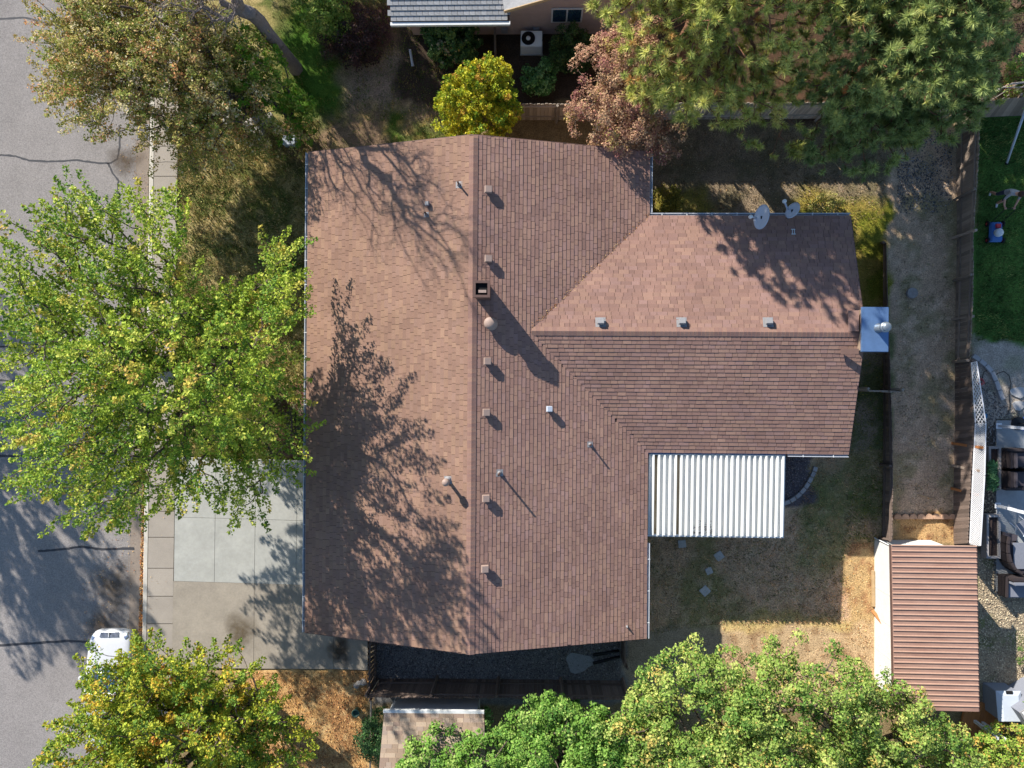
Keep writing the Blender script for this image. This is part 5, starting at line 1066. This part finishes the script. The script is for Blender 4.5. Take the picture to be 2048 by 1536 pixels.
# ------------------------------------------------------------------ person with lawn mower
def build_person():
    g = P(1984, 398, 0); o = empty('person', (g.x, g.y, 0), 0, 'person in grey shirt pushing a lawn mower on the green lawn', 'person')
    # facing -y (down the picture), leaning forward, mid-stride
    J = {'pel': (0, 0, .93, .15), 'sp': (0, -.06, 1.12, .145), 'ch': (0, -.16, 1.32, .165), 'nk': (0, -.23, 1.49, .06), 'hd': (0, -.28, 1.60, .095), 'tp': (0, -.30, 1.71, .075),
         'hl': (-.10, 0, .88, .10), 'kl': (-.12, .03, .48, .062), 'al': (-.12, .22, .10, .045), 'tl': (-.13, .08, .035, .04), 'hr': (.10, 0, .88, .10), 'kr': (.12, -.20, .50, .062), 'ar': (.12, -.22, .09, .045), 'tr': (.13, -.38, .035, .04),
         'sl': (-.19, -.19, 1.40, .065), 'el': (-.26, -.30, 1.14, .046), 'wl': (-.20, -.54, 1.02, .032), 'fl': (-.16, -.62, 1.01, .030), 'sr': (.19, -.19, 1.40, .065), 'er': (.26, -.30, 1.14, .046), 'wr': (.20, -.54, 1.02, .032), 'fr': (.16, -.62, 1.01, .030)}
    E_ = [('pel', 'sp'), ('sp', 'ch'), ('ch', 'nk'), ('nk', 'hd'), ('hd', 'tp'), ('pel', 'hl'), ('hl', 'kl'), ('kl', 'al'), ('al', 'tl'), ('pel', 'hr'), ('hr', 'kr'), ('kr', 'ar'), ('ar', 'tr'), ('ch', 'sl'), ('sl', 'el'), ('el', 'wl'), ('wl', 'fl'), ('ch', 'sr'), ('sr', 'er'), ('er', 'wr'), ('wr', 'fr')]
    ks = list(J); me = bpy.data.meshes.new('body'); me.from_pydata([J[k][:3] for k in ks], [(ks.index(a), ks.index(b)) for a, b in E_], [])
    m = bpy.data.materials.new('clothed_body'); m.use_nodes = True; nt = m.node_tree; tc = nt.nodes.new('ShaderNodeTexCoord'); sx = nt.nodes.new('ShaderNodeSeparateXYZ'); nt.links.new(tc.outputs['Object'], sx.inputs[0])
    rp = nt.nodes.new('ShaderNodeValToRGB'); rp.color_ramp.interpolation = 'CONSTANT'; mr = nt.nodes.new('ShaderNodeMath'); mr.operation = 'DIVIDE'; mr.inputs[1].default_value = 2.0; nt.links.new(sx.outputs[2], mr.inputs[0]); nt.links.new(mr.outputs[0], rp.inputs[0])
    el = rp.color_ramp.elements; el[0].position = 0; el[0].color = (*lin(200, 198, 196), 1); el[1].position = .06; el[1].color = (*lin(190, 140, 116), 1)
    for ps, c in ((.24, (52, 56, 70)), (.475, (150, 146, 146)), (.735, (190, 140, 116))): e = el.new(ps); e.color = (*lin(*c), 1)
    lt_ = nt.nodes.new('ShaderNodeMath'); lt_.operation = 'LESS_THAN'; lt_.inputs[1].default_value = -.34; nt.links.new(sx.outputs[1], lt_.inputs[0])
    gt_ = nt.nodes.new('ShaderNodeMath'); gt_.operation = 'GREATER_THAN'; gt_.inputs[1].default_value = .7; nt.links.new(sx.outputs[2], gt_.inputs[0])
    an = nt.nodes.new('ShaderNodeMath'); an.operation = 'MULTIPLY'; nt.links.new(lt_.outputs[0], an.inputs[0]); nt.links.new(gt_.outputs[0], an.inputs[1])
    mx = nt.nodes.new('ShaderNodeMix'); mx.data_type = 'RGBA'; nt.links.new(an.outputs[0], mx.inputs[0]); nt.links.new(rp.outputs[0], mx.inputs[6]); mx.inputs[7].default_value = (*lin(190, 140, 116), 1)
    nt.links.new(mx.outputs[2], nt.nodes['Principled BSDF'].inputs['Base Color']); nt.nodes['Principled BSDF'].inputs['Roughness'].default_value = .8
    me.materials.append(m); b = link(bpy.data.objects.new('body', me), o); md = b.modifiers.new('skin', 'SKIN'); md.use_smooth_shade = True
    for i, k in enumerate(ks):
        d = me.skin_vertices[0].data[i]; r = J[k][3]; d.radius = (r, r); d.use_root = (k == 'pel')
    s = b.modifiers.new('sub', 'SUBSURF'); s.levels = 2; s.render_levels = 2
    MB().lathe([(.06, -.10), (.105, -.05), (.112, .02), (.09, .09), (.03, .125)], (0, -.27, 1.66), 18).build('hair', M['hair'], o, smooth=True)
    fc = MB(); fc.lathe([(.012, -.02), (.018, 0), (.008, .03)], (0, -.385, 1.61), 8)
    for sx_ in (-1, 1): fc.lathe([(.008, -.03), (.016, 0), (.008, .03)], (sx_ * .098, -.27, 1.61), 8)
    fc.build('nose_and_ears', M['skin'], o, smooth=True)
    for sx_ in (-1, 1):
        MB().lathe([(.004, -.008), (.010, 0), (.004, .008)], (sx_ * .035, -.372, 1.635), 8).build('eye', M['dark'], o)
        hd = MB()      # fingers closed over the handle bar, thumb below
        for k in range(4): x = sx_ * (.13 + k * .02); hd.tube([(x, -.60, 1.03), (x, -.645, 1.045), (x, -.67, 1.02), (x, -.655, .995)], [.010, .010, .009, .008], 6)
        hd.tube([(sx_ * .115, -.59, 1.0), (sx_ * .11, -.625, .985), (sx_ * .125, -.65, .988)], [.011, .010, .009], 6); hd.build('fingers', M['skin'], o, smooth=True)
    # mower
    p = P(1986, 466, 0); w = empty('lawn_mower', (p.x, p.y, 0), 0, 'blue push lawn mower on the green lawn beside the weathered fence', 'lawn mower')
    M['mblue'] = pm('blue_mower_deck', lin(70, 112, 170), var=.08, rough=.4)
    MB().hexa([(-.26, -.42, .10), (.26, -.42, .10), (.24, .38, .10), (-.24, .38, .10)], [(-.19, -.34, .26), (.19, -.34, .26), (.18, .32, .26), (-.18, .32, .26)]).build('deck', M['mblue'], w, bevel=.03)
    MB().lathe([(.15, .26), (.16, .30), (.15, .40), (.10, .44), (.03, .45)], (0, -.08, 0), 18).build('engine', M['white_trim'], w, smooth=True)
    MB().box(-.09, .10, .262, .09, .26, .36).build('fuel_tank', M['red'], w, bevel=.015)
    for x in (-.29, .29):
        for y in (-.33, .30):
            q = bpy.data.objects.new('wheel', None); link(q, w); q.location = (x, y, .11); q.rotation_euler = (0, math.pi / 2, 0); MB().lathe([(.05, -.03), (.11, -.03), (.11, .03), (.05, .03)], n=16).build('tyre', M['rubber'], q); MB().lathe([(.05, -.032), (.05, .032)], n=12).build('rim', M['red'], q)
    ty = g.y - p.y - .65; tx = g.x - p.x
    hb = MB(); pts = [(-.2, .34, .22), (tx - .2, ty - .06, .98), (tx - .17, ty, 1.02), (tx + .17, ty, 1.02), (tx + .2, ty - .06, .98), (.2, .34, .22)]
    hb.tube(pts, .012, 8).build('handle', M['black'], w, smooth=True)
build_person()

# ------------------------------------------------------------------ east patio and its furniture
tag(MB().prism(PATIO_E, -.2, .03).build('east_patio', M['patio']), kind='structure')
po = empty('pergola_frame', P(2000, 930), 0, 'white post frame standing on the east patio', 'pergola')
def PL(u, v, z): return P(u, v, z) - po.location
for u, v in ((1996, 853), (1994, 1012)):
    q = PL(u, v, 0); MB().box(q.x - .05, q.y - .05, .03, q.x + .05, q.y + .05, 2.5).build('post', M['beam'], po); MB().box(q.x - .11, q.y - .11, .031, q.x + .11, q.y + .11, .07).build('base_plate', M['beam'], po, bevel=.01)
a, b = PL(1996, 853, 0), PL(1994, 1012, 0); MB().bar((a.x, a.y + .6, 2.58), (b.x, b.y - .6, 2.58), .1, .15).build('beam', M['beam'], po)
# blue umbrella, half open
uc = P(2034, 848, 0); um = empty('patio_umbrella', uc, 0, 'blue patio umbrella drooping half open beside the white post', 'umbrella')
V = [(0, 0, 1.75)]; n = 8
for k in range(n):
    a = 2 * math.pi * k / n + .3; V.append((.62 * math.cos(a), .62 * math.sin(a), 1.15)); V.append((.44 * math.cos(a + math.pi / n), .44 * math.sin(a + math.pi / n), 1.22))
F = [(0, 1 + i, 1 + (i + 1) % 16) for i in range(16)]
MB().add(V, F).build('canopy', M['blue'], um); MB().tube([(0, 0, .03), (0, 0, 1.8)], .025, 8).build('pole', M['black'], um); MB().lathe([(.25, .03), (.25, .08), (.06, .12)], n=18).build('base', M['black'], um)
for k in range(8): a = 2 * math.pi * k / 8 + .3; MB().tube([(0, 0, 1.72), (.6 * math.cos(a), .6 * math.sin(a), 1.14)], .008, 5).build('rib', M['black'], um)
def armchair(label, u, v, rz, w=.85, d=.8, cush=None):
    o = empty('wicker_armchair', P(u, v, .03), rz, label, 'chair', 'wicker chairs on the east patio')
    MB().box(-w / 2, -d / 2, .10, w / 2, d / 2, .34).build('base', M['wicker'], o, bevel=.02)
    for s in (-1, 1): MB().box(s * w / 2 - (.12 if s > 0 else 0), -d / 2, .342, s * w / 2 + (.12 if s < 0 else 0), d / 2, .60).build('arm', M['wicker'], o, bevel=.03)
    MB().box(-w / 2 + .122, -d / 2, .342, w / 2 - .122, -d / 2 + .14, .82).build('back', M['wicker'], o, bevel=.03)
    MB().box(-w / 2 + .13, -d / 2 + .16, .345, w / 2 - .13, d / 2 + .02, .47).build('seat_cushion', cush or M['cushion_dark'], o, bevel=.03); MB().box(-w / 2 + .14, -d / 2 + .145, .48, w / 2 - .14, -d / 2 + .27, .88).build('back_cushion', cush or M['cushion_dark'], o, bevel=.03)
    for x in (-w / 2 + .05, w / 2 - .05):
        for y in (-d / 2 + .05, d / 2 - .05): MB().box(x - .025, y - .025, 0, x + .025, y + .025, .098).build('leg', M['black'], o)
armchair('dark wicker armchair just below the blue umbrella', 2013, 918, -math.pi / 2); armchair('dark wicker armchair below its twin near the raised bed', 2013, 956, -math.pi / 2)
armchair('grey-cushioned wicker loveseat at the lower edge of the east patio', 2026, 1168, math.pi, 1.3, .8, M['cushion'])
# curved dark chaise + low table
cz = empty('curved_lounge', P(2003, 1104, .03), 0, 'curved dark wicker lounge seat on the east patio', 'chair'); cv = [P(u, v, 0) - P(2003, 1104, 0) for u, v in ((1996, 1068), (1993, 1082), (1994, 1100), (1999, 1118), (2008, 1132), (2022, 1140))]
bk = MB(); st2 = MB()
for p, q in zip(cv[:-1], cv[1:]): bk.bar(p + Vector((0, 0, .36)), q + Vector((0, 0, .36)), .12, .7); st2.bar(p + Vector((.28, .05, .2)), q + Vector((.28, .05, .2)), .48, .3)
bk.build('back', M['wicker'], cz, bevel=.02); st2.build('seat', M['cushion_dark'], cz)
tb = empty('patio_table', P(2036, 1108, .03), .02, 'square grey patio table inside the curved lounge', 'table'); MB().box(-.45, -.5, .38, .45, .5, .42).build('top', M['cushion'], tb, bevel=.01)
for x in (-.4, .4):
    for y in (-.45, .45): MB().box(x - .03, y - .03, 0, x + .03, y + .03, .378).build('leg', M['black'], tb)
fc = empty('folding_chair', P(2034, 1050, .03), .6, 'light metal folding chair behind the second white post', 'chair')
MB().box(-.24, -.24, .42, .24, .24, .45).build('seat', M['cushion'], fc); MB().bar((-.24, -.26, .45), (-.24, -.36, .9), .03, .03).bar((.24, -.26, .45), (.24, -.36, .9), .03, .03).build('back_frame', M['beam'], fc); MB().box(-.22, -.36, .6, .22, -.33, .88).build('back_panel', M['cushion'], fc)
for x in (-.22, .22):
    MB().bar((x, -.22, 0), (x, .2, .42), .025, .025).build('leg', M['beam'], fc); MB().bar((x + .03, .22, 0), (x + .03, -.2, .42), .025, .025).build('leg', M['beam'], fc)
def bed(label, u0, v0, u1, v1, plant):
    p, q = P(u0, v1, 0), P(u1, v0, 0); o = empty('raised_bed', p, 0, label, 'planter', 'raised timber beds by the lattice'); w, d = q.x - p.x, q.y - p.y; t = .09; h = .35
    for a in ((0, 0, t, d), (w - t, 0, w, d), (t + .002, 0, w - t - .002, t), (t + .002, d - t, w - t - .002, d)): MB().box(a[0], a[1], 0, a[2], a[3], h).build('side_board', M['bed'], o, bevel=.006)
    MB().box(t + .003, t + .003, .02, w - t - .003, d - t - .003, h - .08).build('soil', M['soil'], o)
    return o
bed('raised timber bed with strap-leaved plants', 1966, 893, 1991, 979, True); bed('raised timber bed with bare soil next to the shed', 1962, 1028, 1990, 1114, False)
r = np.random.RandomState(3); pl = empty('strap_leaf_plant', P(1976, 945, .27), 0, 'strap-leaved green plants growing in the raised bed', 'plant'); n = 240
pp = np.stack([r.uniform(-.13, .13, n), r.uniform(-.65, .4, n), r.uniform(.1, .4, n)], 1); a = r.rand(n) * 6.28; tn = np.stack([np.cos(a), np.sin(a), np.full(n, .3)], 1)
leafmesh('leaves', pp, np.stack([-np.cos(a) * .3, -np.sin(a) * .3, np.ones(n)], 1), tn, r.uniform(.2, .42, n), r.uniform(.03, .05, n), np.array([lin(86, 132, 80), lin(122, 162, 104), lin(66, 108, 66)])[r.randint(0, 3, n)], M['leaf'], pl)
# stone border, hose, flagstones, coil
sb = empty('stone_border', P(1975, 750), 0, 'curved blue-grey stone border behind the white lattice', 'edging'); bp = [(1943, 712), (1957, 722), (1969, 732), (1981, 745), (1989, 763), (1996, 782), (2003, 801)]
for p, q in zip(bp[:-1], bp[1:]):
    p, q = P(*p) - sb.location, P(*q) - sb.location; d = (q - p).normalized() * .01; MB().bar(p + d + Vector((0, 0, .05)), q - d + Vector((0, 0, .05)), .17, .14).build('stone', M['blockedge'], sb, bevel=.012)
for k, (u, v, ru, rv_, lb) in enumerate(((2036, 812, 13, 10, 'pale flagstone above the blue umbrella'), (2036, 786, 18, 11, 'worn grey slab at the end of the stone border'))):
    o = blob_sheet(u, v, ru, rv_, .05, 'flagstone', M['paver'], None, k + 3, 9); tag(o, lb, 'flagstone'); sm = o.modifiers.new('s', 'SOLIDIFY'); sm.thickness = .05; sm.offset = -1
hz = [(1960, 772), (1968, 745), (1981, 738), (1990, 748), (1984, 760), (1995, 748), (2008, 744), (2018, 752), (2022, 768), (2018, 790), (2020, 812), (2016, 830)]
o = MB().tube([P(u, v, .05) for u, v in hz], .014, 6).build('garden_hose', M['black'], None, smooth=True); tag(o, 'thin black hose looping around the stone border', 'hose')
c = P(1962, 764, .06); pts = [c + Vector((r_ * math.cos(t), r_ * math.sin(t), 0)) for t, r_ in [(k * .5, .05 + .004 * k) for k in range(26)]]; o = MB().tube(pts, .014, 6).build('red_coil', M['red'], None, smooth=True); tag(o, 'small red coil lying in the gravel bed', 'coil')
o = MB().box(-.06, -.09, 0, .06, .09, .12).build('blue_bag', M['teal'], None, bevel=.02); o.location = P(1968, 833); tag(o, 'small light blue bag behind the white lattice', 'bag')
# bottom right: cooler-like bin, grey shed roof, deck
bn = empty('storage_bin', P(1987, 1392, 0), 0, 'grey weathered storage bin with slanted lid beside the brown deck', 'bin')
MB().hexa([(-.42, -.5, 0), (.42, -.5, 0), (.42, .5, 0), (-.42, .5, 0)], [(-.42, -.5, 1.0), (.42, -.5, 1.0), (.42, .5, .85), (-.42, .5, .85)]).build('case', M['cushion'], bn, bevel=.02)
MB().hexa([(-.47, -.55, 1.005), (.47, -.55, 1.005), (.47, .55, .855), (-.47, .55, .855)], [(-.30, -.5, 1.10), (.30, -.5, 1.10), (.30, .42, .97), (-.30, .42, .97)]).build('lid', M['dish'], bn, bevel=.01)
MB().box(-.12, .44, .9, .12, .56, .95).build('latch', M['black'], bn)
gb = empty('grey_outbuilding', P(2060, 1420, 0), .55, 'grey outbuilding roof with white panel at the lower right edge', 'outbuilding'); MB().box(-.9, -1.2, 0, .9, 1.2, 1.6).build('wall', M['cushion'], gb)
for k in range(9): MB().box(-.95 + k * .21, -1.3, 1.61, -.75 + k * .21, 1.3, 1.66).build('roof_board', M['vent_grey'], gb)
MB().box(-.9, .5, 1.68, .2, 1.28, 1.72).build('white_panel', M['white_wall'], gb)
dk_ = empty('wood_deck', P(1965, 1445, 0), -.25, 'orange-brown wooden deck behind the storage bin', 'deck')
for k in range(11): MB().box(-.85 + k * .15, -.7, .05, -.71 + k * .15, .75, .16).build('plank', M['wood_orange'], dk_)
gp = empty('garden_gate', P(1945, 1440, 0), 0, 'small white-topped gate posts with planks below the shed roof', 'gate')
MB().box(-.05, -.05, 0, .05, .05, 1.5).build('post', M['white_trim'], gp); MB().box(.25, -.1, 0, .34, 0, 1.5).build('post', M['white_trim'], gp)
for k in range(4): MB().bar((-.5 + k * .28, -.9 + k * .1, .35 + .02 * k), (.5 + k * .2, -1.9 + k * .1, .38 + .02 * k), .13, .04).build('plank', M['wood_tan'], gp)
# top right bits
rk = empty('metal_rack', P(1996, 205, 0), .0, 'curved metal bed-frame rack leaning behind the corner fence', 'rack'); q = [(-.75, .0, .0), (-.72, .0, 1.35), (-.55, .02, 1.62), (-.2, .02, 1.72), (.4, .02, 1.75), (.65, .02, 1.65), (.72, 0, 1.35), (.75, 0, 0)]
MB().tube(q, .035, 8).build('frame', M['bed'], rk, smooth=True); MB().tube([(-.73, .0, 1.35), (.73, .0, 1.35)], .02, 6).build('cross_bar', M['bed'], rk)
for x in (-.35, 0, .35): MB().tube([(x, .01, 0), (x, .01, 1.72)], .018, 6).build('upright', M['bed'], rk)
o = MB().add([P(1962, 152, .25), P(1966, 140, .4), P(1977, 143, .3), P(1974, 151, .32), P(1970, 155, .22)], [(0, 1, 3, 4), (1, 2, 3)]).build('white_sheet', M['white_trim']); sm = o.modifiers.new('s', 'SOLIDIFY'); sm.thickness = .02; tag(o, 'crumpled white sheet lying under the pines', 'sheet')
sg = empty('swing_frame', P(2013, 328, 0), 0, 'pale slanted swing-frame leg on the dark green lawn', 'swing frame'); a = P(2050, 222, 2.0) - sg.location
MB().tube([(0, 0, 0), a], .045, 10).build('leg', M['dish'], sg, smooth=True); MB().lathe([(.07, -.01), (.07, .02), (.05, .05)], n=12).build('foot', M['black'], sg); MB().tube([a, a + Vector((1.6, .2, -2.0))], .045, 10).build('leg', M['dish'], sg, smooth=True); MB().tube([a, a + Vector((.3, 2.6, 0))], .045, 10).build('top_bar', M['dish'], sg, smooth=True)
bq = empty('kettle_barbecue', P(1803, 293, 0), 0, 'round blue-lidded kettle barbecue on the shaded gravel', 'barbecue'); MB().lathe([(.05, .42), (.15, .48), (.17, .58), (.16, .66), (.10, .73), (.02, .75)], n=20).build('kettle', M['teal'], bq, smooth=True)
for k in range(3): a = k * 2.094; MB().tube([(.12 * math.cos(a), .12 * math.sin(a), .5), (.2 * math.cos(a), .2 * math.sin(a), 0)], .012, 6).build('leg', M['black'], bq)
MB().tube([(-.04, .16, .60), (-.06, .45, .62), (-.07, .60, .62)], .02, 6).build('handle', M['dish'], bq)
# clothes lines / strings near the pines
for k, ((u0, v0), (u1, v1)) in enumerate((((1611, 287), (1643, 329)), ((1634, 293), (1656, 328)), ((1645, 296), (1681, 341)))):
    o = MB().tube([P(u0, v0, .35), P((u0 + u1) / 2, (v0 + v1) / 2, .3), P(u1, v1, .32)], .008, 5).build('string_line', M['wood_tan']); tag(o, ('leftmost', 'middle', 'rightmost')[k] + ' of three pale strings stretched below the darker pine', 'string', 'strings below the pine')
o = MB().lathe([(.20, -.05), (.22, .05), (.20, .14), (.03, .15)], n=14).build('tree_stump', M['stone']); o.location = P(1822, 588); tag(o, 'round grey stump on the dirt strip', 'stump')
o = MB().bar(P(1835, 990, .02), P(1865, 999, .03), .03, .03).build('stick', M['wood_tan']); tag(o, 'thin pale stick lying on the dirt strip', 'stick')
# front yard bits
ub = empty('utility_box', P(583, 287, 0), .02, 'low white utility box on the lawn near the roof corner', 'utility box'); MB().box(-.24, -.18, -.05, .24, .18, .28).build('housing', M['dish'], ub, bevel=.03); MB().box(-.25, -.19, .285, .25, .19, .33).build('lid', M['dish'], ub, bevel=.02)
rs = random.Random(21); words = ['large pale rock at the right end of the rock group', 'round grey rock left of the largest one', 'flat rock above the pale one', 'small light rock near the left end', 'dark split rock below the maple-side lawn edge', 'rounded brown rock in the middle of the group', 'long low rock closest to the street tree', 'grey rock touching the white one', 'small tilted rock behind the group']
for k, (u, v, s) in enumerate(((519, 266, .26), (497, 250, .19), (511, 242, .2), (482, 235, .13), (460, 243, .22), (530, 250, .16), (425, 240, .24), (538, 238, .2), (449, 231, .14))):
    bm = bmesh.new(); bmesh.ops.create_icosphere(bm, subdivisions=2, radius=s)
    for vv in bm.verts: vv.co *= rs.uniform(.78, 1.15)
    for vv in bm.verts: vv.co = Vector((vv.co.x * rs.uniform(1.0, 1.05) * 1.15, vv.co.y * .9, vv.co.z * .6))
    me = bpy.data.meshes.new('rock'); bm.to_mesh(me); bm.free(); me.materials.append(M['stone']); o = link(bpy.data.objects.new('rock', me)); o.location = P(u, v) + Vector((0, 0, s * .2)); o.rotation_euler = (0, 0, rs.uniform(0, 3)); tag(o, words[k], 'rock', 'rocks on the front lawn')
for k, (u, v, s, lb) in enumerate(((713, 1372, .13, 'round pale stone beside the side fence'), (727, 1366, .15, 'upper pale stone touching the side fence'), (718, 1367, .11, 'small grey stone between two pale ones'))):
    bm = bmesh.new(); bmesh.ops.create_icosphere(bm, subdivisions=2, radius=s)
    for vv in bm.verts: vv.co *= rs.uniform(.82, 1.12)
    me = bpy.data.meshes.new('stone'); bm.to_mesh(me); bm.free(); me.materials.append(M['stone']); o = link(bpy.data.objects.new('stone', me)); o.location = P(u, v); tag(o, lb, 'stone', 'stones by the side fence')
mb_ = empty('mailbox', P(322, 243, 0), .1, 'mailbox on a post whose shadow falls across the sidewalk', 'mailbox'); MB().box(-.05, -.05, -.1, .05, .05, .95).build('post', M['fence'], mb_)
V = [(x, y, z) for y in (-.24, .24) for x, z in [(-.1, .96), (-.1, 1.1), (-.07, 1.17), (0, 1.2), (.07, 1.17), (.1, 1.1), (.1, .96)]]; MB().add(V, [tuple(range(7)), tuple(range(13, 6, -1))] + [(i, i + 7, (i + 1) % 7 + 7, (i + 1) % 7) for i in range(7)]).build('box', M['black'], mb_); MB().box(.105, -.05, 1.05, .115, .0, 1.28).build('flag', M['red'], mb_)
dg = empty('storm_drain', P(288, 266, -.12), 0, 'iron storm drain grate in the street gutter', 'drain'); MB().box(-.26, -.30, -.06, .2, .30, -.002).build('pit', M['dark'], dg)
for k in range(9): MB().box(-.25, -.28 + k * .07, .006, .19, -.255 + k * .07, .03).build('bar', M['vent_grey'], dg)
MB().box(-.28, -.32, .0, -.25, .32, .032).box(.19, -.32, 0, .22, .32, .032).build('rim', M['vent_grey'], dg)
bh = empty('garden_bench', P(305, 713, .04), -.03, 'dark red-brown bench slats visible through a gap in the maple', 'bench'); MB().box(-.5, .02, .42, .5, .18, .46).build('slat', M['chim'], bh); MB().box(-.5, -.16, .42, .5, -.02, .46).build('slat', M['chim'], bh); MB().box(-.5, .2, .46, .5, .23, .8).build('back_slat', M['chim'], bh)
for x in (-.42, .42): MB().box(x - .03, -.14, 0, x + .03, -.08, .418).build('leg', M['chim'], bh); MB().box(x - .03, .1, 0, x + .03, .16, .418).build('leg', M['chim'], bh)
pt = empty('plant_pot', P(715, 1421, 0), 0, 'round dark green empty plant pot near the side fence', 'pot'); MB().lathe([(.11, 0), (.14, .28), (.155, .30), (.155, .33), (.13, .33), (.12, .15), (.02, .14)], n=20).build('pot', M['green_pot'], pt, smooth=True)
o = MB().tube([P(742, 1402, 1.45), P(741, 1452, 1.2), P(740, 1540, 1.1)], .035, 6).build('wooden_rail', M['fence_grey']); tag(o, 'thin grey rail running south from the side fence corner', 'rail')
o = MB().bar(P(757, 1362, .9), P(736, 1396, 1.5), .03, .05).build('pale_stick', M['wood_tan']); tag(o, 'pale stick propped in the corner of the dark fences', 'stick')
for k, (a, b, lb) in enumerate((((1186, 1312), (1238, 1303), 'upper of two dark pipes lying by the gravel'), ((1186, 1328), (1240, 1315), 'lower of two dark pipes lying by the gravel'))):
    o = MB().tube([P(*a, .08), P(*b, .08)], .06, 10).build('drain_pipe', M['black'], None, smooth=True); tag(o, lb, 'pipe', 'dark pipes by the gravel')
sd = blob_sheet(1158, 1326, 26, 20, .03, 'sand_patch', M['sand'], None, 2); tag(sd, kind='structure')
# fence closing the gravel strip on the east
fence('short green-brown fence panel under the south-east roof corner', [(1243, 1262), (1243, 1318)], None, 1.0, M['fence_dark'], rail=1, posts=1)
